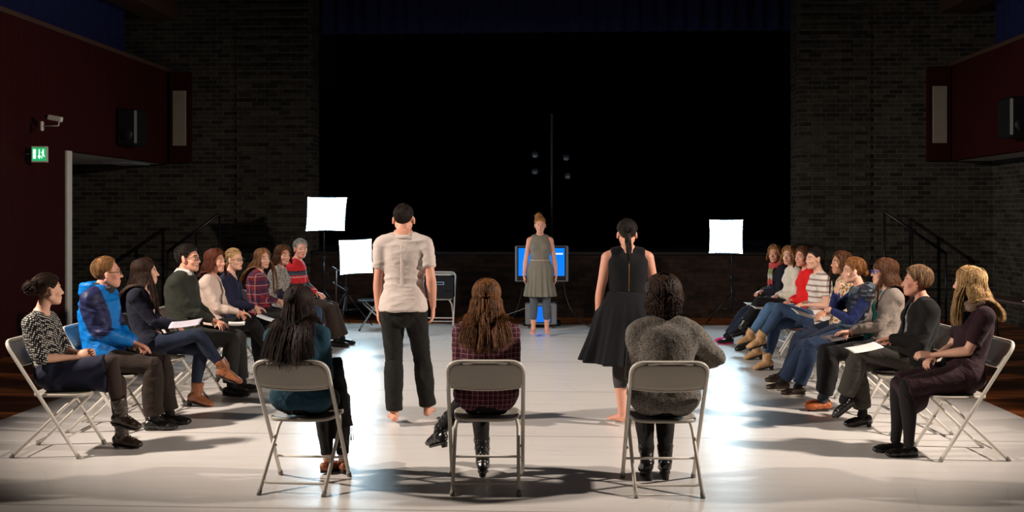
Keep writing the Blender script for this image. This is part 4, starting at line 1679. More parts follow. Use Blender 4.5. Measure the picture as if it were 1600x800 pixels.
        if style in ('short', 'receding'):
            pole = nrm((0.15, -.45, .85))
            m_ = 9
            th = rg.rand(n) * 2 * math.pi; ph0 = np.radians(4 + 80 * rg.rand(n) ** .8); dl = np.radians(16 + 16 * rg.rand(n))
            tt = np.linspace(0, 1, m_)
            ph = ph0[:, None] + dl[:, None] * tt
            a = th[:, None] + .07 * tt * rg.randn(n)[:, None] + .5 * tt
            px = nrm(np.cross(pole, (0, 1, 0))); py = np.cross(pole, px)
            Dd = np.cos(ph)[..., None] * pole + np.sin(ph)[..., None] * (np.cos(a)[..., None] * px + np.sin(a)[..., None] * py)
        elif style in ('up',):
            # brushed back towards a knot at the back of the head
            kn = nrm(front if front is not None else (0, -.85, .45))
            m_ = 14
            th = rg.rand(n) * 2 * math.pi
            px = nrm(np.cross(kn, (1, 0, .01))); py = np.cross(kn, px)
            ph1 = np.radians(60 + 60 * rg.rand(n))
            tt = np.linspace(0, 1, m_)
            ph = ph1[:, None] * (1 - tt) + .12
            a = th[:, None] + .12 * np.sin(tt * 3) * rg.randn(n)[:, None]
            Dd = np.cos(ph)[..., None] * kn + np.sin(ph)[..., None] * (np.cos(a)[..., None] * px + np.sin(a)[..., None] * py)
        else:
            m_ = 12
            # from the parting down over the side
            z0 = 60 * rg.rand(n) ** .7 if style != 'bangs' else 70 * rg.rand(n)
            azf = az0 + (180 - az0) * rg.rand(n)
            sg = np.where(rg.rand(n) < .5, -1, 1)
            tt = np.linspace(0, 1, m_)
            e0 = 88 - 50 * rg.rand(n)
            e1 = 14 - 16 * rg.rand(n)
            azs = np.clip(azf * .45 + 8, 0, 180)
            A = (azs[:, None] + (azf - azs)[:, None] * ss(tt, 0, .6)[None, :]) * sg[:, None]
            E = e0[:, None] + (e1 - e0)[:, None] * tt
            A = np.radians(A + part); E = np.radians(E)
            Dd = np.stack([np.cos(E) * np.sin(A), np.cos(E) * np.cos(A), np.sin(E)], -1)
        Df = Dd.reshape(-1, 3)
        rr = head_r(Df, fem, fat)
        mm = s.cap_t(Df, base)
        az = np.degrees(np.arctan2(Df[:, 0], Df[:, 1])); el = np.degrees(np.arcsin(np.clip(Df[:, 2], -1, 1)))
        vol = thick * (.75 + .35 * ss(el, 0, 60) + .25 * ss(np.abs(az), 90, 180))
        jit = (rg.rand(n) * lift)[:, None].repeat(Dd.shape[1], 1).ravel()
        R = rr + np.maximum(mm, .35) * vol + jit + .001
        P = (HC + Df * R[:, None]) @ s.HR.T + s.hc
        P = P.reshape(n, -1, 3)
        keep = mm.reshape(n, -1)
        if style in ('short', 'receding', 'up'):
            P = P[keep.min(1) > .5]
            s.strands(mb, P, width, .3)
        else:
            length = length if length is not None else .3
            steps = 16
            ln = length * (1 - .16 * rg.rand(n)) * (1 if np.isscalar(length) else 1)
            st = ln / steps
            cur = P[:, -1].copy()
            r0_ = cur - (s.hc + np.array((0, -.02, 0))); r0_[:, 2] = 0; r0_ /= (np.linalg.norm(r0_, axis=1, keepdims=True) + 1e-9)
            v = np.array((0, 0, -1.0)) + r0_ * (.04 + .22 * spreadx * rg.rand(n)[:, None])
            v /= np.linalg.norm(v, axis=1, keepdims=True)
            az_back = ((cur - s.hc) @ s.fw) < .035
            gout = .26 * spreadx * rg.rand(n)[:, None]
            out = [P]
            phs = rg.rand(n) * 6
            axis = s.HR[:, 2] / np.linalg.norm(s.HR[:, 2])
            tipx = (s.neck - s.hc)
            caps = s.colliders(True)
            for k in range(steps):
                g = np.array((0, 0, -1.0)) + r0_ * gout
                v = v * .82 + g * .18
                cc = s.hc + np.array((0, -.02, 0)); rad = cur - cc; rad[:, 2] = 0
                radn = rad / (np.linalg.norm(rad, axis=1, keepdims=True) + 1e-6)
                v = v + radn * (-curl_in * .10 * (k / steps))
                v = v + wave * .28 * np.stack([np.sin(k * 1.15 + phs), np.cos(k * 1.0 + phs * 2), 0 * phs], 1)
                v /= np.linalg.norm(v, axis=1, keepdims=True)
                cur = cur + v * st[:, None]
                lim = width + .004 + .010 * rg.rand(n)
                for (a, b, ra, rb) in caps:
                    d = s_cap(cur, a, b, ra, rb)
                    h = np.clip(((cur - a) @ (b - a)) / ((b - a) @ (b - a)), 0, 1)
                    nn = cur - a - h[:, None] * (b - a); nn /= (np.linalg.norm(nn, axis=1, keepdims=True) + 1e-9)
                    pen = np.maximum(lim - d, 0)
                    lat = nn @ s.side_s
                    nn = nn - np.outer(lat * .55, s.side_s); nn /= (np.linalg.norm(nn, axis=1, keepdims=True) + 1e-9)
                    cur = cur + nn * (pen * 1.15)[:, None]
                    hit = (pen > 0)[:, None]
                    vn = v - nn * np.minimum((v * nn).sum(1), 0)[:, None] + np.outer(np.where(az_back, -.55, .45), s.fw)
                    vn = vn - np.outer((vn @ s.side_s) * .8, s.side_s)
                    vn /= (np.linalg.norm(vn, axis=1, keepdims=True) + 1e-9)
                    v = np.where(hit, vn, v)
                out.append(cur[:, None].copy())
            P = np.concatenate(out, 1)
            s.strands(mb, P, width, .3)
        s.strand_obj('hair_strands', mb, mat, o)
        return o
    def colliders(s, hairfall=False):
        q = s.s
        c9, x, y, T = s.frame(.86); c5, x5, y5, T5 = s.frame(.45)
        w = s.w * q
        L = [(s.neck - T * .02, s.hc + s.HR @ np.array((0, -.02, -.04)), .062 * q, .07 * q)]
        e = .018
        if hairfall:
            L.append((s.hc + s.HR @ np.array((0, -.022, .0)), s.hc + np.array((0, 0, -.15)) + s.HR @ np.array((0, -.034, 0)), .085 * q, .097 * q))
        for sg in (-1, 0, 1):
            L.append((c5 + x5 * sg * .05 * w, c9 + x * sg * .075 * w, .105 * w + e, .098 * w + e))
        for i in (0, 1):
            L.append((s.c_at(.93), s.sh[i], .055 * q + e, .055 * q + e))
            L.append((s.sh[i], s.el[i], .052 * q + e, .042 * q + e))
        return [(np.asarray(a, float), np.asarray(b, float), ra, rb) for a, b, ra, rb in L]
    def bun(s, pos, r, mat=None, seed=0, n=60, name='bun', width=.004, messy=.3):
        mat = mat or s.k['hairm']
        rg = np.random.RandomState(seed)
        mb = MB()
        c = s.hc + s.HR @ np.array(pos)
        ellipsoid(mb, c, (r, r, r * .9), None, 22, 16)
        P = []
        for i in range(n * 2):
            ax = nrm(rg.randn(3)); u = nrm(np.cross(ax, rg.randn(3))); w = np.cross(ax, u)
            ph = rg.rand() * 6; L = 2 + 2.5 * rg.rand(); rr = r * (1.0 + .08 * rg.rand()); tl = rg.rand() * .5 - .25
            a = ph + np.linspace(0, L, 12)
            q = c + rr * (np.cos(a)[:, None] * u + np.sin(a)[:, None] * w) * math.cos(tl) + ax * rr * math.sin(tl)
            q = q + (nrm(rg.randn(3)) * r * messy * rg.rand())[None] * (np.linspace(0, 1, 12) ** 3)[:, None]
            P.append(q)
        o = obj(name, mb, mat, s.root)
        L = []; s.strands(L, np.array(P), width * .7, .4)
        s.strand_obj('hair_strands', L, mat, o)
        return o
    def tail(s, start, length, r=.022, mat=None, n=70, seed=0, wave=.05, dirn=(0, -.5, -.4), spread=1.0, width=.0035):
        mat = mat or s.k['hairm']
        rg = np.random.RandomState(seed)
        mb = []; n = n * 3; width = width * .6
        c = s.hc + s.HR @ np.array(start)
        off = rg.randn(n, 3); off /= np.linalg.norm(off, axis=1, keepdims=True); off *= (rg.rand(n) ** .5)[:, None]
        steps = 18; st = length / steps
        v = np.repeat(nrm(dirn)[None], n, 0)
        cen = np.repeat(c[None], n, 0)
        caps = s.colliders()
        ln = 1 - .25 * rg.rand(n)
        out = []
        for k in range(steps + 1):
            t = k / steps
            rad = r * (.5 + .5 * min(1, t * 5)) * (1 - .55 * t ** 2) * spread
            q = cen + off * rad + wave * r * np.stack([np.sin(t * 9 + off[:, 0] * 3), np.cos(t * 8 + off[:, 1] * 3), 0 * t * off[:, 0]], 1)
            for (a, b, ra, rb) in caps:
                d = s_cap(q, a, b, ra, rb)
                h = np.clip(((q - a) @ (b - a)) / ((b - a) @ (b - a)), 0, 1)
                nn = q - a - h[:, None] * (b - a); nn /= (np.linalg.norm(nn, axis=1, keepdims=True) + 1e-9)
                q = q + nn * np.maximum(.006 - d, 0)[:, None]
            out.append(q[:, None].copy())
            v = v * .72 + np.array((0, 0, -1.0)) * .28
            v /= np.linalg.norm(v, axis=1, keepdims=True)
            cen = cen + v * (st * ln)[:, None]
            for (a, b, ra, rb) in caps:
                d = s_cap(cen, a, b, ra, rb)
                h = np.clip(((cen - a) @ (b - a)) / ((b - a) @ (b - a)), 0, 1)
                nn = cen - a - h[:, None] * (b - a); nn /= (np.linalg.norm(nn, axis=1, keepdims=True) + 1e-9)
                cen = cen + nn * np.maximum(r * .5 - d, 0)[:, None]
        s.strands(mb, np.concatenate(out, 1), width, .4)
        return s.strand_obj('ponytail', mb, mat, s.root)
    def glasses(s, mat=None, rim=.0022):
        mb = MB()
        for sg in (-1, 1):
            P = []
            for a in np.linspace(0, 2 * math.pi, 25):
                c_, s_ = math.cos(a), math.sin(a)
                P.append((sg * .034 + .024 * math.copysign(abs(c_) ** .7, c_), .098 - .10 * abs(.034 * sg + .024 * c_) ** 1.3 * .9, -.002 + .016 * math.copysign(abs(s_) ** .75, s_)))
            tube(mb, P, rim, 6)
            tube(mb, [(sg * .058, .094, .006), (sg * .072, .07, .008), (sg * .079, .0, .004), (sg * .078, -.02, -.008)], rim * .9, 6)
        tube(mb, [(-.011, .098, .003), (0, .101, .006), (.011, .098, .003)], rim, 6)
        mb.v = [v @ s.HR.T + s.hc for v in mb.v]
        return obj('glasses', mb, mat or M_GLASSES, s.root)

def dh_c(P, c):
    return np.linalg.norm(P - c, axis=1)

M_EYE = plain('eye_white', c8(160, 154, 148), .25, 0, .02)
M_IRIS = plain('iris', c8(52, 38, 28), .2, 0, .02)
M_LIP = skinmat('lips', c8(190, 118, 104))
M_LIPRED = skinmat('lips_rosy', c8(178, 74, 72))
M_SOLE = plain('shoe_sole', c8(34, 28, 25), .7)
M_GLASSES = plain('glasses_frame', c8(40, 32, 30), .3)
SK1 = skinmat('skin_light', c8(222, 172, 148))
SK2 = skinmat('skin_rosy', c8(218, 158, 134))
SK3 = skinmat('skin_tan', c8(200, 146, 116))
H_BLACK = hairmat('hair_near_black', c8(14, 11, 10), c8(48, 36, 30))
H_DARK = hairmat('hair_dark_brown', c8(22, 13, 9), c8(66, 42, 30))
H_BROWN = hairmat('hair_brown', c8(44, 25, 15), c8(112, 70, 42))
H_RED = hairmat('hair_auburn', c8(52, 22, 14), c8(118, 62, 40))
H_BLOND = hairmat('hair_blonde', c8(120, 84, 50), c8(222, 184, 128))
H_SAND = hairmat('hair_sandy', c8(90, 60, 34), c8(170, 124, 78))
H_GREY = hairmat('hair_grey', c8(96, 92, 88), c8(186, 182, 176))

# ------------------------------------------------------------------ people: who sits where
def wl(c, ang, p):
    """world point -> the person's own axes"""
    a = math.radians(ang - 90)
    x, y = p[0] - c[0], p[1] - c[1]
    return np.array((x * math.cos(a) + y * math.sin(a), -x * math.sin(a) + y * math.cos(a), p[2]))
def px(c, ang, X, Yp, Y):
    return wl(c, ang, P3(X, Yp, Y))
def floor_foot(r, f, yaw=0, heel=0.0, q=.9, extra=.017, pole=(0, .6, 1)):
    ph = math.atan2(heel, .16)
    y = math.radians(yaw)
    D = np.array((math.sin(y) * math.cos(ph), math.cos(y) * math.cos(ph), -math.sin(ph)))
    z = (.078 * q + extra) * math.cos(ph) + .12 * q * math.sin(ph)
    return dict(a=(r, f, z), toe=D, up=(0, 0, 1), pole=pole)
def air_foot(r, f, z, toe=(0, 1, -.35), pole=(0, .6, 1)):
    return dict(a=(r, f, z), toe=toe, pole=pole)
def lap(i, r=.09, f=.20,  z=.685, d=(.5, .8, -.28), n=(0, -.25, -1), curl=.45, pole=(.6, -.6, -.4), **k):
    sg = -1 if i == 0 else 1
    f = f - .13; z = z - .02
    return dict(w=(sg * r, f, z), d=(-sg * d[0], d[1], d[2]), n=n, curl=curl, pole=(sg * pole[0], pole[1], pole[2]), **k)
def person(**k):
    if 'look_at' in k:
        c, a = k['c'], k['ang']
        h = wl(c, a, k['look_at'])
        nk = k.get('neck', (0, -.13, k['top'] - .26))
        k['look'] = h - np.array((nk[0], nk[1] + .05, k['top'] - .11))
    P = Person(**k)
    P.build()
    return P

def booklet(label, c, right, fwd, w=.15, l=.21, col=(232, 230, 228), th=.004, group='programmes on laps', lines=True):
    """a programme lying open or folded; c centre, right/fwd its edges (world vectors)"""
    M = frame_M(right, np.asarray(fwd, float) - nrm(right) * np.dot(fwd, nrm(right)), c)
    g = G('paper'); 
    base = c8(*col)
    if lines:
        x, y, z = g.sep()
        ln = g.math('MULTIPLY', stripe(g, y, 70, .35), g.math('GREATER_THAN', g.noise(60, 1), .42))
        inside = g.math('MULTIPLY', g.math('LESS_THAN', g.math('ABSOLUTE', x), w * .4), g.math('LESS_THAN', g.math('ABSOLUTE', y), l * .42))
        base = g.mix(g.math('MULTIPLY', g.math('MULTIPLY', ln, inside), .35), base, c8(120, 120, 126))
    m = g.out(base, .6)
    mb = MB(); V = []; F = []
    n = 10
    for k_, off in enumerate((0, -th)):
        for j in range(n + 1):
            for i in range(n + 1):
                a, b = 2 * i / n - 1, 2 * j / n - 1
                V.append((a * w / 2, b * l / 2, off + .006 * a * a - .004 * b * b))
    for j in range(n):
        for i in range(n):
            q = j * (n + 1) + i
            F.append((q, q + 1, q + n + 2, q + n + 1)); q += (n + 1) ** 2
            F.append((q, q + n + 1, q + n + 2, q + 1))
    N1 = (n + 1) ** 2
    for i in range(n):
        a, b = i, i + 1
        F.append((a, N1 + a, N1 + b, b)); a, b = n * (n + 1) + i, n * (n + 1) + i + 1; F.append((a, b, N1 + b, N1 + a))
        a, b = i * (n + 1), (i + 1) * (n + 1); F.append((a, b, N1 + b, N1 + a)); a += n; b += n; F.append((a, N1 + a, N1 + b, b))
    mb.add(V, F)
    o = obj('programme', mb, m)
    o.matrix_world = M
    return tag(o, label, 'programme', group)

F_BLACK = fabric('black_trouser_cloth', c8(20, 19, 20), .3)
F_CHAR = fabric('charcoal_cloth', c8(34, 32, 31), .3)
F_BROWNT = fabric('dark_brown_cloth', c8(38, 27, 22), .3)
F_TIGHT = fabric('brown_tights', c8(50, 37, 33), .2, bump=.12)
F_BTIGHT = fabric('black_tights', c8(26, 24, 25), .2, bump=.12)
F_JEAN = fabric('dark_denim', c8(22, 29, 46), .35, 14, pattern=speck(c8(52, 66, 92), 300, .4))
F_JEAN2 = fabric('blue_denim', c8(70, 104, 140), .35, 12, pattern=speck(c8(110, 140, 170), 300, .4))
F_JEAN3 = fabric('mid_denim', c8(46, 66, 98), .35, 12, pattern=speck(c8(84, 106, 138), 300, .4))
F_NAVY = fabric('navy_wool', c8(26, 29, 50), .25)
L_BLACK = plain('black_leather', c8(26, 24, 24), .28, 0, .3, 30, .3)
L_BROWN = plain('dark_brown_leather', c8(48, 35, 29), .35, 0, .3, 30, .3)
L_TAN = plain('tan_leather', c8(138, 82, 50), .42, 0, .25, 30, .3)
L_BEIGE = plain('beige_suede', c8(188, 148, 106), .7, 0, .2, 30, .3)
L_ORANGE = plain('orange_tan_leather', c8(164, 84, 40), .4, 0, .2, 30, .3)
L_LACE = plain('pale_laces', c8(170, 160, 146), .7)
CEN = (-.1, 9.2, 1.45)

# ---- left row ---------------------------------------------------------------------
c, a = (-3.2, 7.33), 0
chair(c[0], c[1], a, 'cream folding chair under the woman in the dotted blouse')
p = person(label='person in black and white dotted blouse and navy skirt, dark messy bun, hands folded', c=c, ang=a, top=1.262, s=.95,
    pel=(0, -.05, .55), neck=(0, -.17, .99), look_at=(-.2, 10.2, 1.35), skin=SK1, hairm=H_DARK, vox=.0055, slump=.05,
    hands=[lap(0, .02, .26, .70, d=(.1, .8, .3), n=(1, 0, -.2), curl=1.0), lap(1, .05, .24, .70, d=(.3, .8, .35), n=(-1, 0, -.3), curl=.9)],
    feet=[floor_foot(-.10, .37, 4, .02, .9), air_foot(-.02, .40, .265, (.05, 1, -.28))])
p.top('blouse', fabric('dotted_cloth', c8(24, 24, 28), .2, bump=.2, pattern=dots(c8(214, 208, 198), 66, .36)), .012, .13, 1.05, .985, .018, seed=2)
p.skirt('skirt', F_NAVY, .016, .92, .04, seed=4)
mbt = MB()
for i in (0, 1): p.leg(mbt, i, .004, 2.0)
p.cloth('tights', mbt, F_TIGHT, fold=.001)
for i in (0, 1):
    b = p.shoe(i, 'boot', L_BROWN, shaft=.12, heel=.018); p.laces(i, b, L_LACE, 6)
p.hair('up', .016, n=280, seed=1, front=(0, -.9, .3))
p.bun((0, -.135, .03), .045, seed=2, n=90, messy=.7)
p.bun((.02, -.10, .075), .03, seed=9, n=40, messy=.8, name='hair_knot')
mb = MB(); tube(mb, [p.wr[1] + np.array((.02 * math.cos(t), .004 * math.cos(t) - .02, .02 * math.sin(t))) * 1.25 for t in np.linspace(0, 6.28, 20)], .003, 6); obj('bracelet', mb, M_SILVER, p.root)

c, a = (-3.17, 8.15), 0
chair(c[0], c[1], a, 'cream folding chair under the man in the bright blue jacket')
p = person(label='person in bright blue hooded jacket with navy shoulders, sandy hair and glasses', c=c, ang=a, top=1.345, s=1.0, fem=False,
    pel=(0, -.07, .555), neck=(0, -.10, 1.10), look_at=(1.5, 10.0, 1.35), skin=SK2, hairm=H_SAND, vox=.0055, w=1.0,
    hands=[lap(0, .03, .28, .69), lap(1, .03, .30, .70, d=(.15, .9, -.35))],
    feet=[floor_foot(-.13, .40, 4, .01, 1.0), floor_foot(.10, .36, -4, .01, 1.0)])
BL = fabric('blue_shell', c8(0, 110, 192), .2, 8, bump=.25, rough=.5, sheen=0)
NV = fabric('navy_shell', c8(36, 40, 78), .2, 8, bump=.25, rough=.5, sheen=0)
j = p.top('jacket', BL, .034, -.06, 1.96, 1.0, .022, .02, fold=.012, freq=20, seed=5, it=22)
# navy shoulder and upper-sleeve panels are sewn into the same jacket
j.data.materials.append(NV)
me = j.data; n = len(me.polygons); cen = np.empty(n * 3, np.float32); me.polygons.foreach_get('center', cen); cen = cen.reshape(-1, 3).astype(float)
dn = np.full(n, 9.); 
for i in (0, 1): dn = np.minimum(dn, s_cap(cen, p.sh[i] + np.array((0, -.02, .02)), p.sh[i] * .2 + p.el[i] * .8, .105, .10))
me.polygons.foreach_set('material_index', (dn < 0).astype(np.int32)); me.update()
mb = MB(); cc, x, y, T = p.frame(.97)
for k in range(3):
    loft(mb, [cc + x * math.cos(t) * (.095 + .006 * k) + y * (math.sin(t) * .09 - .045) + T * (-.01 + .028 * k + .02 * math.sin(t)) for t in np.linspace(math.pi * .98, math.pi * 2.02, 14)], [(.028, .032)] * 14, x=T, seg=12)
loft(mb, [cc - y * .10 + T * (.03 - .04 * k) - x * 0 for k in range(4)], [(.10, .035), (.095, .04), (.07, .035), (.03, .02)], x=x, seg=16)
p.cloth('hood', mb, BL, fold=.006, sit=False)
p.scarf('neck_scarf', fabric('charcoal_knit', c8(48, 46, 46)), .062, .026, 2)
p.trousers('trousers', F_BROWNT, .016, 1.96, .03, fold=.008, seed=6)
for i in (0, 1): p.shoe(i, 'shoe', L_BLACK, low=True)
p.hair('receding', .014, n=420, seed=3, width=.0035)
p.glasses()

c, a = (-3.12, 8.95), 2
chair(c[0], c[1], a, 'cream folding chair under the woman in tan ankle boots')
p = person(label='person with long dark hair, navy cardigan over pink top, crossed legs in tan ankle boots', c=c, ang=a, top=1.305, s=.98,
    pel=(0, -.03, .56), neck=(0, -.13, 1.045), look_at=(1.5, 10.6, 1.4), skin=SK1, hairm=H_DARK, vox=.0055, w=.96,
    hands=[lap(0, .06, .28, .74), lap(1, -.02, .36, .76, d=(.3, .9, .1), n=(-.5, 0, -.8), curl=.7)],
    feet=[floor_foot(-.10, .33, 5, .045, .92), air_foot(-.10, .59, .33, (-.05, 1, -.42), pole=(0, .2, 1))])
p.top('camisole', fabric('pale_pink_cotton', c8(206, 172, 170), .1), .010, -.02, 0, .97, seed=8, fold=.003)
p.top('cardigan', fabric('navy_cardigan_knit', c8(24, 26, 42)), .022, -.06, 1.93, .99, .014, opening=(.035, .10), seed=9, fold=.006)
p.trousers('jeans', F_JEAN, .007, 1.86, fold=.004, seed=3)
for i in (0, 1): p.shoe(i, 'ankle_boot', L_TAN, shaft=.10, heel=.05, point=.015)
p.hair('long', .020, n=520, length=.42, seed=4, wave=.15, az0=62, spreadx=.6)
booklet('pale programme held on the lap of the woman with the navy cardigan', P3(290, 505, 8.75), (1, .1, .12), (-.1, 1, .25), .26, .16, (196, 190, 204))

c, a = (-3.0, 9.65), 0
chair(c[0], c[1], a, 'cream folding chair under the man in the dark green sweater')
p = person(label='person in dark green sweater with white shirt collar, short black hair and glasses', c=c, ang=a, top=1.40, s=1.04, fem=False,
    pel=(0, -.05, .56), neck=(0, -.10, 1.14), look_at=(2.2, 8.6, 1.5), skin=SK2, hairm=H_BLACK, vox=.006, w=1.08,
    hands=[lap(0, .03, .31, .71), lap(1, .02, .33, .72)],
    feet=[floor_foot(-.14, .42, 4, .01, 1.08), floor_foot(.10, .38, 2, .01, 1.08)])
p.top('sweater', fabric('dark_green_knit', c8(44, 46, 39), .25, 12, bump=.5), .026, -.04, 1.94, .99, .018, seed=12, fold=.010, freq=18, it=35)
p.collar('shirt_collar', fabric('white_cotton', c8(220, 216, 214), .05), .072, .052)
p.trousers('trousers', F_CHAR, .016, 1.95, .02, fold=.007, seed=7)
for i in (0, 1): p.shoe(i, 'shoe', L_BLACK, low=True)
p.hair('short', .018, n=420, seed=6, width=.004)
p.glasses()
booklet('small white card in the hands of the man in the dark green sweater', P3(370, 505, 9.6), (1, .2, .0), (-.1, 1, .15), .15, .13, (236, 234, 228))

c, a = (-2.97, 10.4), -2
chair(c[0], c[1], a, 'cream folding chair under the woman in the cream cardigan of the left row')
p = person(label='person in a cream cardigan with wavy auburn shoulder length hair, left row', c=c, ang=a, top=1.335, s=.98,
    pel=(0, -.05, .56), neck=(0, -.09, 1.07), look_at=(2.5, 8.2, 1.4), skin=SK2, hairm=H_RED, vox=.0065,
    hands=[lap(0, .0, .32, .71), lap(1, .0, .34, .73)],
    feet=[floor_foot(-.08, .40, 4, .02, .92), air_foot(-.04, .56, .25, (0, 1, -.3))])
p.top('blouse', fabric('grey_print_cotton', c8(150, 138, 134), .1, pattern=blotch([c8(60, 52, 54), c8(196, 186, 180)], 40)), .012, -.02, 0, .98, seed=8, fold=.003)
p.top('cardigan', fabric('cream_knit', c8(214, 190, 178), .1), .022, -.05, 1.93, .99, .014, opening=(.02, .08), seed=13, fold=.007)
p.trousers('trousers', F_BLACK, .010, 1.93, fold=.005)
for i in (0, 1): p.shoe(i, 'shoe', plain('grey_leather', c8(84, 78, 74), .4), low=True)
p.hair('bob', .024, n=380, length=.17, seed=7, wave=.55, az0=66, width=.0055)

c, a = (-2.98, 11.1), -2
chair(c[0], c[1], a, 'cream folding chair under the woman in the navy blazer')
p = person(label='person in a navy blazer with tied back blonde hair and glasses', c=c, ang=a, top=1.32, s=.98,
    pel=(0, -.05, .56), neck=(0, -.08, 1.06), look_at=(3.0, 8.2, 1.4), skin=SK1, hairm=H_BLOND, vox=.0065,
    hands=[lap(0, .0, .30, .71), lap(1, .02, .34, .72)],
    feet=[floor_foot(-.10, .40, 4, .02, .92), floor_foot(.10, .42, 0, .02, .92)])
p.top('blazer', fabric('navy_blazer_cloth', c8(26, 28, 54), .2), .020, -.05, 1.93, .99, .014, vneck=.80, seed=15, fold=.005)
p.trousers('trousers', F_BLACK, .012, 1.93, fold=.005)
for i in (0, 1): p.shoe(i, 'shoe', L_BLACK, low=True)
p.hair('up', .014, n=260, seed=8, front=(0, -.95, -.1))
p.tail((0, -.11, -.03), .20, .02, seed=3, dirn=(0, -.4, -.8))
p.glasses()
booklet('white programme on the lap of the woman in the navy blazer', P3(418, 497, 10.9), (1, .1, -.35), (-.1, 1, .1), .22, .16)

c, a = (-2.85, 11.85), -4
chair(c[0], c[1], a, 'cream folding chair under the woman in the red and navy plaid shirt')
p = person(label='person with long light brown hair in a red and navy plaid shirt', c=c, ang=a, top=1.30, s=.98,
    pel=(0, -.05, .56), neck=(0, -.09, 1.04), look_at=(2.6, 6.5, 1.4), skin=SK1, hairm=hairmat('hair_light_brown', c8(60, 38, 26), c8(176, 124, 82)), vox=.007,
    hands=[lap(0, .0, .27, .72), lap(1, .0, .29, .73)],
    feet=[floor_foot(-.10, .38, 4, .02, .92), floor_foot(.10, .40, 0, .02, .92)])
p.top('plaid_shirt', fabric('red_navy_plaid', c8(142, 34, 44), .1, pattern=plaid(c8(30, 34, 62), c8(30, 34, 62), c8(190, 170, 170), 10, .6, .25, 1.0)), .018, -.05, 1.93, .99, .012, seed=15, fold=.006)
p.trousers('trousers', F_CHAR, .012, 1.93, fold=.005)
for i in (0, 1): p.shoe(i, 'shoe', L_BLACK, low=True)
p.hair('long', .016, n=380, length=.42, seed=9, wave=.08, az0=52)

c, a = (-2.78, 12.6), -4
chair(c[0], c[1], a, 'cream folding chair under the woman in the grey patterned top')
p = person(label='person in grey patterned top over dark sleeves, short curly brown hair, jeans', c=c, ang=a, top=1.31, s=.98,
    pel=(0, -.05, .56), neck=(0, -.09, 1.04), look_at=(3.0, 6.5, 1.4), skin=SK2, hairm=H_BROWN, vox=.007, hs=.98,
    hands=[lap(0, .0, .27, .72), lap(1, .0, .29, .73)],
    feet=[floor_foot(-.12, .40, 4, .02, .92), floor_foot(.12, .42, 0, .02, .92)])
p.top('undershirt', fabric('dark_jersey', c8(32, 34, 48)), .012, -.02, 1.93, .97, .008, seed=17, fold=.004)
p.top('patterned_top', fabric('grey_pattern_cloth', c8(150, 142, 136), .1, pattern=blotch([c8(70, 64, 62), c8(96, 90, 88)], 36)), .026, -.03, .72, .995, .022, seed=18, fold=.006)
p.trousers('jeans', F_JEAN3, .010, 1.93, fold=.005)
for i in (0, 1): p.shoe(i, 'shoe', L_BROWN, low=True)
p.hair('bob', .022, n=340, length=.11, seed=12, wave=.8, az0=68, width=.006)

c, a = (-2.71, 13.3), -4
chair(c[0], c[1], a, 'cream folding chair under the man in the red patterned sweater')
p = person(label='person with grey hair in red and grey banded knit sweater, brown trousers', c=c, ang=a, top=1.37, s=1.0, fem=False,
    pel=(0, -.05, .56), neck=(0, -.09, 1.10), look_at=(2.0, 6.0, 1.1), skin=SK2, hairm=H_GREY, vox=.007,
    hands=[lap(0, .02, .30, .70), lap(1, .03, .31, .71)],
    feet=[floor_foot(-.12, .48, 0, .01, 1.0), floor_foot(.12, .46, 0, .01, 1.0)])
p.top('knit_sweater', fabric('nordic_knit', c8(196, 34, 42), .1, bump=.5, pattern=bands([(c8(60, 74, 84), .34, .25), (c8(40, 38, 46), .12, .0), (c8(190, 176, 170), .06, .42)], 6.2, .014, 1.02)), .022, -.04, 1.94, 1.0, .016, seed=19, fold=.006)
p.trousers('trousers', fabric('brown_cord', c8(54, 42, 36)), .020, 1.97, .045, fold=.007, seed=8)
for i in (0, 1): p.shoe(i, 'shoe', L_BLACK, low=True)
p.hair('short', .016, n=360, seed=14)

# ---- right row --------------------------------------------------------------------
c, a = (3.13, 7.24), 180
chair(c[0], c[1], a, 'cream folding chair under the blonde woman in the plum dress')
p = person(label='person with long blonde hair in dark plum dress, beige scarf and black tights', c=c, ang=a, top=1.32, s=.99,
    pel=(0, -.04, .56), neck=(0, -.15, 1.06), look_at=(.3, 10.3, 1.3), skin=SK1, hairm=H_BLOND, vox=.0055, w=1.03,
    hands=[lap(0, .0, .29, .72, d=(.25, .9, .05), n=(.6, -.2, -.8), curl=.8), lap(1, .02, .27, .70, curl=.8)],
    feet=[floor_foot(-.08, .36, 0, .01, .93, .010), floor_foot(.06, .40, 0, .01, .93, .010)])
PL = fabric('plum_knit', c8(42, 17, 27), .2, pattern=blotch([c8(24, 11, 17)], 60))
p.top('dress_bodice', PL, .014, -.03, .78, .985, .02, seed=21, fold=.005)
p.skirt('dress_skirt', PL, .022, 1.04, .085, fold=.006, seed=22)
mbt = MB()
for i in (0, 1): p.leg(mbt, i, .004, 2.0)
p.cloth('tights', mbt, F_BTIGHT, fold=.001)
for i in (0, 1):
    sh = p.shoe(i, 'flat_shoe', L_BLACK, low=True, infl=.004)
    A_, D_, U_, X_ = p.foot_frame(i); mb = MB(); ellipsoid(mb, A_ + D_ * .115 - U_ * .035, (.02, .016, .008)); obj('bow', mb, L_BLACK, sh)
p.hair('long', .018, n=460, length=.30, seed=15, wave=.32, az0=58, width=.0048, spreadx=.15)
p.scarf('scarf', fabric('beige_knit', c8(150, 126, 110), .2, 30, bump=.6, pattern=speck(c8(96, 78, 68), 200, .6)), .088, .045, 2, .03)
booklet('dark folded notebook on the lap of the woman in the plum dress', P3(1495, 560, 7.3), (1, .2, .3), (-.1, 1, .1), .15, .12, (60, 34, 26), lines=False)

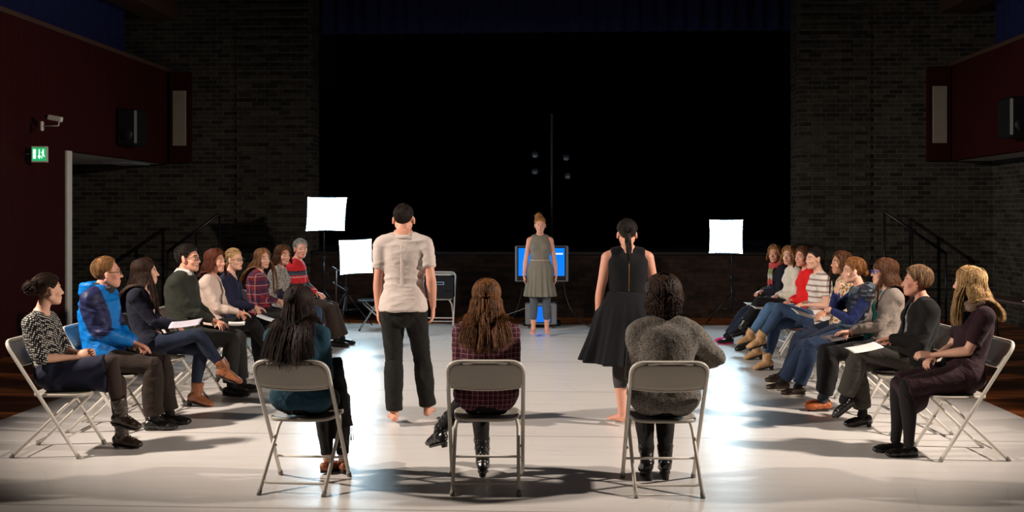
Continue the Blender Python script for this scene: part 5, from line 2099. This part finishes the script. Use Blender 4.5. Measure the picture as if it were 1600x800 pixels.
c, a = (3.10, 8.08), 180
chair(c[0], c[1], a, 'cream folding chair under the woman in the black jacket')
p = person(label='person in black jacket and dark grey trousers with short light brown hair', c=c, ang=a, top=1.275, s=.98,
    pel=(0, -.04, .56), neck=(0, -.14, 1.02), look_at=(-1.5, 9.8, 1.4), skin=SK2, hairm=hairmat('hair_mousy', c8(76, 54, 38), c8(168, 130, 94)), vox=.0055, w=1.04,
    hands=[lap(0, .0, .26, .74), lap(1, .03, .24, .71)],
    feet=[air_foot(.05, .47, .235, (.25, .75, -.7)), floor_foot(.10, .30, 0, .03, .93)])
p.top('blouse', fabric('grey_print', c8(120, 116, 116), .1, pattern=blotch([c8(52, 50, 54), c8(180, 176, 172)], 34)), .010, -.02, 0, .97, seed=23, fold=.004)
p.top('black_jacket', fabric('black_wool', c8(18, 17, 17), .3), .026, -.06, 1.95, .99, .024, opening=(.02, .06), seed=24, fold=.009, freq=18, it=35)
p.trousers('trousers', fabric('dark_grey_cloth', c8(56, 53, 49), .2), .016, 1.9, .022, fold=.007, seed=9)
for i in (0, 1): p.shoe(i, 'shoe', L_BLACK, low=True, heel=.03)
p.hair('short', .024, n=480, seed=16, width=.0042)
booklet('white programme on the knee of the woman in the black jacket', P3(1350, 543, 7.95), (1, .1, .18), (-.1, 1, .12), .24, .17)

c, a = (3.12, 8.86), 180
chair(c[0], c[1], a, 'cream folding chair under the woman in the grey cardigan')
p = person(label='person with long brown hair and blue glasses in grey cardigan over teal top', c=c, ang=a, top=1.31, s=.99,
    pel=(0, -.04, .56), neck=(0, -.15, 1.045), look_at=(-2.5, 9.3, 1.5), skin=SK1, hairm=H_BROWN, vox=.0055, w=.96, sockm=fabric('grey_socks', c8(52, 60, 66)),
    hands=[lap(0, .02, .33, .71, d=(.2, .95, -.1)), lap(1, .03, .30, .70)],
    feet=[floor_foot(-.02, .43, 0, .012, .95), floor_foot(.12, .40, 0, .012, .95)])
p.top('teal_top', fabric('teal_jersey', c8(18, 118, 110), .15), .014, -.06, 0, .97, seed=25, fold=.005)
p.top('cardigan', fabric('grey_cardigan_knit', c8(140, 128, 120), .12, bump=.5), .022, -.03, 1.93, .99, .013, opening=(.025, .09), seed=26, fold=.006)
p.trousers('trousers', fabric('black_velvet', c8(22, 21, 22)), .014, 1.88, .02, fold=.006)
for i in (0, 1): p.shoe(i, 'lace_up_shoe', L_ORANGE, low=True)
p.hair('bangs', .018, n=440, length=.34, seed=17, wave=.10, az0=60)
p.glasses(plain('blue_glasses', c8(60, 80, 190), .3), .003)
booklet('dark grey folder on the lap of the woman in the grey cardigan', P3(1318, 523, 8.9), (1, .1, .22), (-.1, 1, .1), .34, .2, (92, 82, 84), .008, lines=False)

c, a = (3.17, 9.66), 180
chair(c[0], c[1], a, 'cream folding chair under the woman resting her chin on her hand')
p = person(label='person in dark blue padded vest and jeans, chin resting on one hand', c=c, ang=a, top=1.285, s=.98,
    pel=(0, -.03, .56), neck=(0, -.115, 1.00), head=(0, -.045, 1.165), look=(0.15, 1, -.05), skin=SK1, hairm=hairmat('hair_golden_brown', c8(90, 54, 30), c8(176, 118, 68)), vox=.006, w=1.08, slump=.07,
    hands=[dict(w=(.06, .15, .79), d=(.9, .2, .1), n=(0, -.6, -.6), curl=.6, pole=(-.8, -.5, -.6)), dict(w=(.01, .105, .975), d=(-.05, -.35, 1), n=(0, -1, -.2), curl=1.5, pole=(.4, .6, -1))],
    feet=[floor_foot(-.10, .50, 8, .01, .95), floor_foot(.22, .56, 4, .01, .95)])
p.top('sweater', fabric('blue_knit', c8(26, 38, 84), .2), .016, -.02, 1.93, .98, .016, seed=27, fold=.006)
V = G('quilted_navy'); x_, y_, z_ = V.sep()
q_ = V.math('ABSOLUTE', V.math('SINE', V.math('MULTIPLY', z_, 48)))
V.bump(V.math('ADD', q_, V.math('MULTIPLY', V.noise(30, 3), .3)), .8, .02)
V = V.out(V.mix(V.noise(9), c8(20, 29, 42), c8(32, 44, 58)), .5)
p.top('padded_vest', V, .034, -.04, 0, .96, seed=28, fold=.006)
cc, x, y, T = p.frame(.98); mb = MB()
loft(mb, [cc + x * math.cos(t) * .095 + y * (math.sin(t) * .085 - .02) + T * (.0 + .012 * math.sin(t)) for t in np.linspace(-.3, math.pi * 2 - .8, 24)], [(.04, .035)] * 24, x=T, seg=14)
p.cloth('hood', mb, fabric('grey_blue_lining', c8(78, 88, 98)), fold=.008, sit=False)
p.trousers('jeans', fabric('dark_blue_denim', c8(26, 40, 64), .3, 14, pattern=speck(c8(44, 62, 90), 300, .4)), .018, 1.95, .012, fold=.008)
for i in (0, 1): p.shoe(i, 'shoe', L_BROWN, sole=plain('pale_sole', c8(190, 180, 168), .6), low=True)
p.hair('short', .020, n=460, seed=18, width=.0042)
p.bun((0, -.12, -.02), .03, seed=5, n=30)

c, a = (3.31, 10.36), 180
chair(c[0], c[1], a, 'cream folding chair under the woman in the floral top')
p = person(label='person with long brown hair in cream and red floral top', c=c, ang=a, top=1.32, s=.98,
    pel=(0, -.03, .56), neck=(0, -.07, 1.06), look_at=(-3.0, 9.3, 1.4), skin=SK3, hairm=H_BROWN, vox=.0065,
    hands=[lap(0, .0, .27, .74), lap(1, .0, .28, .72)],
    feet=[floor_foot(-.05, .60, 8, .0, .92), floor_foot(.14, .52, 0, .0, .92)])
p.top('floral_top', fabric('floral_print', c8(216, 196, 164), .1, pattern=blotch([c8(150, 44, 36), c8(96, 92, 50), c8(190, 110, 40)], 26)), .018, -.04, 1.5, .98, .02, seed=29, fold=.006)
p.trousers('trousers', F_JEAN, .010, 1.93, fold=.005)
for i in (0, 1): p.shoe(i, 'shoe', L_BROWN, sole=plain('cream_sole', c8(190, 180, 160), .6), low=True)
p.hair('long', .016, n=360, length=.34, seed=19, wave=.15, az0=60)

c, a = (3.26, 11.1), 182
chair(c[0], c[1], a, 'cream folding chair under the woman in the white t-shirt')
p = person(label='person with tied back black hair in white t-shirt, jeans and beige ankle boots', c=c, ang=a, top=1.33, s=.98,
    pel=(0, -.03, .56), neck=(0, -.07, 1.06), look_at=(-3.0, 9.0, 1.35), skin=SK1, hairm=H_BLACK, vox=.0065, w=1.04,
    hands=[lap(0, .02, .22, .74), lap(1, .0, .28, .74)],
    feet=[air_foot(.02, .58, .36, (0, 1, -.3), pole=(0, .2, 1)), floor_foot(.10, .48, 0, .04, .93)])
p.top('t_shirt', fabric('white_print_cotton', c8(222, 214, 206), .06, pattern=bands([(c8(150, 120, 116), .3, .1)], 16, .01)), .018, -.03, .62, .98, .02, seed=30, fold=.006)
p.trousers('jeans', F_JEAN3, .009, 1.88, fold=.005)
for i in (0, 1): p.shoe(i, 'ankle_boot', L_BEIGE, shaft=.08, heel=.045)
p.hair('up', .015, n=260, seed=20, front=(0, -.9, .35))
p.bun((0, -.12, .05), .035, seed=6, n=40)
booklet('white programme on the lap of the woman in the white t-shirt', P3(1264, 492, 10.9), (1, .1, -.28), (.1, 1, .15), .34, .2)

c, a = (3.36, 11.9), 182
chair(c[0], c[1], a, 'cream folding chair under the woman in the red top')
p = person(label='person in plain bright red sweater and light blue jeans, brown hair', c=c, ang=a, top=1.32, s=.98,
    pel=(0, -.03, .56), neck=(0, -.07, 1.06), look_at=(-2.6, 8.0, 1.35), skin=SK2, hairm=H_BROWN, vox=.007,
    hands=[lap(0, .0, .25, .72), lap(1, .0, .27, .72)],
    feet=[air_foot(.04, .60, .30, (0, 1, -.25), pole=(0, .2, 1)), floor_foot(.12, .50, 0, .05, .92)])
p.top('red_sweater', fabric('bright_red_knit', c8(222, 26, 26), .08), .018, -.04, 1.9, .98, .016, seed=31, fold=.006)
p.trousers('jeans', F_JEAN2, .010, 1.90, fold=.005)
for i in (0, 1): p.shoe(i, 'ankle_boot', L_BEIGE, shaft=.07, heel=.045)
p.hair('bob', .02, n=340, length=.13, seed=21, wave=.3, az0=64, width=.0055)
booklet('white programme on the lap of the woman in the red sweater', P3(1232, 486, 11.7), (1, .1, -.1), (.1, 1, .12), .24, .16)

c, a = (3.42, 12.7), 184
chair(c[0], c[1], a, 'cream folding chair under the woman in the ivory cardigan')
p = person(label='person in an ivory cardigan and black trousers with a light brown bob, right row', c=c, ang=a, top=1.30, s=.97,
    pel=(0, -.03, .56), neck=(0, -.07, 1.04), look_at=(-2.0, 6.5, 1.35), skin=SK1, hairm=hairmat('hair_honey', c8(96, 64, 40), c8(180, 130, 84)), vox=.0075,
    hands=[lap(0, .0, .25, .72), lap(1, .0, .27, .72)],
    feet=[air_foot(.02, .58, .30, (0, 1, -.25), pole=(0, .2, 1)), floor_foot(.12, .50, 0, .06, .92)])
p.top('ivory_cardigan', fabric('ivory_knit', c8(216, 206, 190), .08), .024, -.05, 1.93, .985, .018, seed=32, fold=.008)
p.trousers('trousers', F_BLACK, .012, 1.90, fold=.005)
for i in (0, 1): p.shoe(i, 'heeled_boot', L_BLACK, shaft=.11, heel=.06)
p.hair('bob', .022, n=340, length=.11, seed=22, wave=.2, az0=60, width=.0055)
booklet('open white programme on the lap of the woman in the ivory cardigan', P3(1194, 480, 12.6), (1, .1, -.05), (.1, 1, .12), .3, .18)

c, a = (3.46, 13.55), 184
chair(c[0], c[1], a, 'cream folding chair under the woman in the green and red scarf')
p = person(label='person in navy top with long green and red scarf, farthest of the right row', c=c, ang=a, top=1.29, s=.98,
    pel=(0, -.03, .56), neck=(0, -.07, 1.03), look_at=(-1.8, 6.0, 1.3), skin=SK2, hairm=H_SAND, vox=.0075,
    hands=[lap(0, .0, .28, .71), lap(1, .0, .30, .71)],
    feet=[floor_foot(-.06, .62, 0, .01, .92), floor_foot(.12, .60, 0, .01, .92)])
p.top('navy_sweater', fabric('navy_jersey', c8(24, 26, 38)), .020, -.04, 1.93, .985, .016, seed=33, fold=.006)
p.scarf('scarf', fabric('green_red_scarf_cloth', c8(120, 132, 84), .1, pattern=bands([(c8(190, 70, 70), .45, .0), (c8(190, 188, 176), .2, .5)], 4, .03)), .078, .03, 2, .0, hang=[(-1, .5), (1, .55)])
p.trousers('jeans', F_JEAN, .012, 1.92, .01, fold=.005)
PK = plain('pink_rubber', c8(226, 40, 120), .5)
p.shoe(0, 'shoe', L_BLACK, PK, low=True); p.shoe(1, 'shoe', PK, PK, low=True)
p.hair('bob', .022, n=320, length=.08, seed=23, wave=.8, az0=66, width=.006)
booklet('small pale programme on the lap of the woman in the green and red scarf', P3(1176, 474, 13.4), (1, .1, 0), (.1, 1, .12), .2, .14)
# black ankle boot of the ivory-cardigan neighbour is part of her; nothing separate here

# ---- front row, seen from behind ----------------------------------------------------
c, a = (-1.30, 6.45), 84
chair(c[0], c[1], a, 'cream folding chair seen from behind under the woman with long black hair', 'cream folding chairs seen from behind')
p = person(label='person with long near black hair in teal denim shirt, seen from behind', c=c, ang=a, top=1.235, s=.95,
    pel=(0, -.05, .55), neck=(-.02, -.11, 1.0), look=(.05, 1, -.02), skin=SK1, hairm=hairmat('hair_black_brown', c8(16, 9, 7), c8(56, 34, 26)), vox=.0055, w=1.06,
    hands=[lap(0, .0, .22, .68), lap(1, .0, .22, .69)],
    feet=[floor_foot(.06, .28, 20, .01, .88), floor_foot(.16, .30, -25, .01, .88)])
p.top('denim_shirt', fabric('teal_denim', c8(26, 62, 80), .25, 14, pattern=speck(c8(52, 96, 116), 240, .35)), .022, -.03, 1.93, .985, .016, seed=41, fold=.010, freq=20, it=35)
p.trousers('trousers', F_BLACK, .008, 1.93, hi=.2, fold=.004, socks=False)
for i in (0, 1): p.shoe(i, 'sandal', L_TAN, low=True, infl=.003)
p.hair('long', .026, n=900, length=.42, seed=41, spreadx=1.25, wave=.03, az0=60, width=.0042)
mb = MB(); V = []
P = [px(c, a, X_, Y_, D_) for X_, Y_, D_ in ((522, 560, 6.5), (529, 600, 6.55), (535, 640, 6.6), (541, 668, 6.6))]
loft(mb, P, [(.05, .012), (.055, .014), (.05, .014), (.048, .012)], x=(1, .2, 0), seg=16, cap=(0, 0))
sc = p.cloth('hanging_scarf', mb, F_BLACK, fold=.006, sit=False)
mb = MB()
for k in range(14):
    q0 = P[3] + np.array((-.045 + .007 * k, 0, 0)); tube(mb, [q0, q0 + np.array((.002 * math.sin(k), 0, -.04)), q0 + np.array((.004 * math.sin(k * 2), .002, -.085))], .0018, 5)
obj('fringe', mb, F_BLACK, sc)

c, a = (-.16, 6.45), 90
chair(c[0], c[1], a, 'cream folding chair seen from behind under the woman in maroon plaid', 'cream folding chairs seen from behind')
p = person(label='person with half tied long brown hair in maroon plaid shirt, seen from behind', c=c, ang=a, top=1.275, s=.97,
    pel=(0, -.05, .56), neck=(0, -.08, 1.02), look=(.0, 1, .0), skin=SK1, hairm=hairmat('hair_warm_brown', c8(44, 24, 12), c8(150, 98, 54)), vox=.0055, w=1.04,
    hands=[lap(0, .0, .24, .72), lap(1, .0, .25, .72)],
    feet=[floor_foot(-.03, .20, 0, .03, .92, pole=(0, 1, .6)), air_foot(-.33, .44, .235, (-.55, .7, -.3), pole=(.3, .5, 1))])
MPL = fabric('maroon_plaid', c8(92, 26, 48), .12, pattern=plaid(c8(52, 16, 32), c8(46, 16, 32), c8(200, 160, 170), 32, .7))
p.top('plaid_shirt', MPL, .022, -.02, 1.93, .99, .018, hemflare=.014, seed=42, fold=.009, freq=22, it=30)
p.trousers('leggings', F_BLACK, .007, 1.9, fold=.003)
for i in (0, 1):
    b = p.shoe(i, 'studded_boot', L_BLACK, shaft=.14, heel=.03)
    mb = MB(); A_, D_, U_, X_ = p.foot_frame(i); kd = nrm(p.kn[i] - A_)
    for j in range(3):
        for k in range(12):
            t = 2 * math.pi * k / 12
            ellipsoid(mb, A_ + kd * (.02 + .045 * j) + (X_ * math.cos(t) * .049 + np.cross(X_, kd) * math.sin(t) * .052), .0042, None, 6, 4)
    obj('studs', mb, M_STEEL, b)
p.hair('long', .022, n=900, length=.36, seed=42, wave=.10, az0=60, width=.0045, spreadx=1.5)
p.tail((0, -.13, .015), .30, .035, seed=12, n=110, dirn=(0, -.3, -1), wave=.15)
mb = MB(); hc_ = p.hc + p.HR @ np.array((0, -.135, .018))
for sg in (-1, 1):
    loft(mb, [hc_, hc_ + p.HR @ np.array((sg * .02, -.012, .008)), hc_ + p.HR @ np.array((sg * .045, .004, .014))], [.006, .012, .005], seg=10)
obj('hair_tie', mb, p.k['hairm'], p.root)

c, a = (.94, 6.4), 90
chair(c[0], c[1], a, 'cream folding chair seen from behind under the woman in grey wool', 'cream folding chairs seen from behind')
p = person(label='person in thick grey wool sweater with chin length dark hair, seen from behind', c=c, ang=a, top=1.285, s=.98,
    pel=(.0, -.05, .56), neck=(0, -.08, 1.02), look=(-.05, 1, .0), skin=SK1, hairm=H_DARK, vox=.0055, w=1.12, arm=1.1,
    hands=[lap(0, .02, .22, .74, pole=(.5, -.5, -.6)), lap(1, .12, .22, .76, pole=(1.0, -.15, .05))],
    feet=[floor_foot(-.07, .20, -3, .05, .93, pole=(0, 1, .6)), floor_foot(.05, .22, 6, .05, .93, pole=(0, 1, .6))])
p.top('wool_sweater', fabric('grey_tweed_knit', c8(126, 119, 112), .2, 40, bump=.9, pattern=speck(c8(52, 48, 46), 130, .7)), .036, -.05, 1.93, .985, .026, hemflare=.01, seed=43, fold=.012, freq=15, it=45)
p.trousers('trousers', F_BLACK, .012, 1.86, hi=.22, fold=.005)
for i in (0, 1): p.shoe(i, 'ankle_boot', L_BLACK, shaft=.09, heel=.055)
p.hair('bob', .036, n=800, length=.12, seed=43, wave=1.3, az0=50, width=.006, curl_in=1.6, lift=.022)
p.bun((0, -.040, -.004), .110, seed=44, n=150, messy=.22, name='hair_curls', width=.006)

# ---- standing performers ------------------------------------------------------------
c, a = (-.87, 8.2), 90
p = person(label='person standing barefoot in pale short sleeved shirt and black trousers, seen from behind', c=c, ang=a, top=1.775, s=1.01, fem=False, seated=False, bare=True,
    pel=(-.0, 0, .955), neck=(0.0, -.025, 1.525), look=(.03, 1, 0), skin=SK2, hairm=H_BLACK, vox=.006, w=.93, beard=False,
    hands=[dict(w=(-.205, .03, .93), d=(.02, .12, -1), n=(1, .2, 0), curl=.45, pole=(-.3, -1, 0)), dict(w=(.235, .03, .955), d=(-.02, .15, -1), n=(-1, .2, 0), curl=.6, pole=(.3, -1, 0))],
    feet=[dict(a=(-.075, .02, .083), toe=(-.2, 1, 0), pole=(0, 1, 0)), dict(a=(.19, .16, .083), toe=(.08, 1, 0), pole=(.05, 1, 0))])
SHIRT = fabric('pale_linen', c8(206, 193, 187), .08, 10, bump=.4)
p.top('shirt', SHIRT, .020, -.07, .68, .99, .020, hemflare=.038, seed=51, fold=.009, freq=20, sc=(.7, .7, 1.5), it=24)
p.collar('shirt_collar', SHIRT, .070, .050, open_=.5)
mb = MB()
loft(mb, [p.frame(t)[0] - p.frame(t)[2] * (p.prof(t)[1] + .0205) for t in (.9, .7, .5, .3, .1)], [(.011, .004)] * 5, x=(1, 0, 0), seg=8)
obj('back_pleat', mb, SHIRT, p.root)
p.trousers('trousers', fabric('black_cotton', c8(22, 22, 21), .3), .014, 1.99, .022, hi=.06, fold=.008, sc=(1, 1, .8), sit=False, seed=4)
p.hair('short', .007, n=620, seed=51, width=.0028, lift=.003)

c, a = (.93, 8.25), 90
p = person(label='person standing barefoot in sleeveless black flared dress with dark ponytail, seen from behind', c=c, ang=a, top=1.65, s=.97, seated=False, bare=True,
    pel=(0, 0, .90), neck=(0, -.02, 1.415), look=(.02, 1, 0), skin=SK2, hairm=H_BLACK, vox=.006, w=1.14, arm=1.12, strap=.80,
    hands=[dict(w=(-.235, .06, .83), d=(.1, .3, -1), n=(1, .2, 0), curl=.5, pole=(-.7, -1, 0)), dict(w=(.25, .06, .84), d=(-.1, .3, -1), n=(-1, .2, 0), curl=.5, pole=(.7, -1, 0))],
    feet=[dict(a=(-.045, -.02, .077), toe=(-.75, .8, 0), pole=(0, 1, 0)), dict(a=(.13, .10, .077), toe=(.3, 1, 0), pole=(0, 1, 0))])
BD = fabric('black_dress_cloth', c8(10, 11, 18), .2)
p.top('dress_bodice', BD, .012, .12, -1, .975, seed=52, fold=.003)
p.flareskirt('dress_skirt', BD, .50, .15, .33, .34, 9, .16, c=(-.03, 0))
mb = MB()
loft(mb, [p.frame(t)[0] - p.frame(t)[2] * (p.prof(t)[1] + .010) for t in (.93, .8, .7, .5, .36)], [(.0035, .003)] * 5, x=(1, 0, 0), seg=8)
obj('zip', mb, plain('brass_zip', c8(150, 110, 60), .4, .6), p.root)
mb = MB()
for i in (0, 1): p.leg(mb, i, .006, 1.42)
p.cloth('leggings', mb, fabric('grey_leggings', c8(66, 62, 62)), fold=.001, sit=False)
p.hair('up', .013, n=420, seed=52, front=(0, -.98, .12))
p.tail((0, -.115, .0), .27, .03, seed=13, n=110, dirn=(0, -.5, -1), wave=.1)

c, a = (.395, 14.42), -90
p = person(label='person standing barefoot in grey pleated dress with high bun, facing the camera', c=c, ang=a, top=1.665, s=.96, seated=False, bare=True,
    pel=(0, 0, .89), neck=(0, -.01, 1.405), look=(.03, 1, -.12), skin=SK2, hairm=hairmat('hair_strawberry', c8(110, 66, 36), c8(206, 150, 92)), vox=.0065, w=.98, strap=.74,
    hands=[dict(w=(-.235, .05, .80), d=(.05, .08, -1), n=(1, .1, 0), curl=.4, pole=(-.3, -1, 0)), dict(w=(.235, .05, .80), d=(-.05, .08, -1), n=(-1, .1, 0), curl=.4, pole=(.3, -1, 0))],
    feet=[dict(a=(-.095, 0, .077), toe=(-.15, 1, 0), pole=(0, 1, 0)), dict(a=(.095, 0, .077), toe=(.15, 1, 0), pole=(0, 1, 0))])
GD = fabric('grey_pleated_cloth', c8(118, 114, 104), .15)
p.top('dress_bodice', GD, .014, .26, -1, .985, seed=53, fold=.004, sc=(2, 2, .4))
p.flareskirt('dress_skirt', GD, .555, .135, .215, .36, 17, .13, vox=.005)
mb = MB(); cb, xb, yb, Tb = p.frame(.34); ab, bb = p.prof(.34)
loft(mb, [cb - Tb * .008, cb + Tb * .010], [(ab + .030, bb + .030)] * 2, x=xb, seg=40, cap=(0, 0)); obj('belt', mb, fabric('pale_belt', c8(168, 156, 146)), p.root)
mb = MB()
for i in (0, 1): p.leg(mb, i, .006, 1.6)
p.cloth('leggings', mb, fabric('slate_leggings', c8(78, 84, 92)), fold=.001, sit=False)
p.hair('up', .014, n=300, seed=53, front=(-.1, -.5, .8))
p.bun((.022, -.045, .118), .048, seed=8, n=70, messy=.7)

# ---- empty chairs at the back ---------------------------------------------------------
c_ = P3(573, 0, 15.2)
chair(c_.x + .1, 15.2, 185, 'dark grey folding chair standing empty below the lower softbox', None, dark=True)
ck = chair(P3(686, 0, 15.55).x, 15.55, -92, 'cream folding chair facing the camera and carrying the black equipment case')
t = thing('equipment_case', 'black equipment case with small framed label standing on the chair at the back', 'case', (P3(686, 0, 15.55).x, 15.46, .003 + SEAT + .004), math.radians(-2))
mb = MB(); bevel_box(mb, -.235, .235, -.17, .10, 0, .335, .012); obj('body', mb, plain('case_black', c8(14, 16, 24), .4), t, smooth=False)
mb = MB(); bevel_box(mb, -.24, .20, -.178, -.165, .345, .368, .004); obj('top_trim', mb, M_WHITEPAINT, t, smooth=False)
mb = MB(); bevel_box(mb, -.03, .10, -.176, -.17, .205, .25, .002); lb = obj('label_plate', mb, plain('label_blue_white', c8(170, 200, 226), .5), t, smooth=False)
mb = MB(); bevel_box(mb, -.02, .09, -.179, -.176, .213, .242, .001); obj('label_window', mb, plain('label_dark', c8(24, 40, 66), .5), lb, smooth=False)
for sx in (-.15, .15):
    mb = MB(); tube(mb, bend([(sx - .04, -.17, .12), (sx - .04, -.2, .12), (sx + .04, -.2, .12), (sx + .04, -.17, .12)], .02), .005, 8); obj('handle', mb, M_BLACKMET, t)
bpy.data.scenes.remove(TMP)
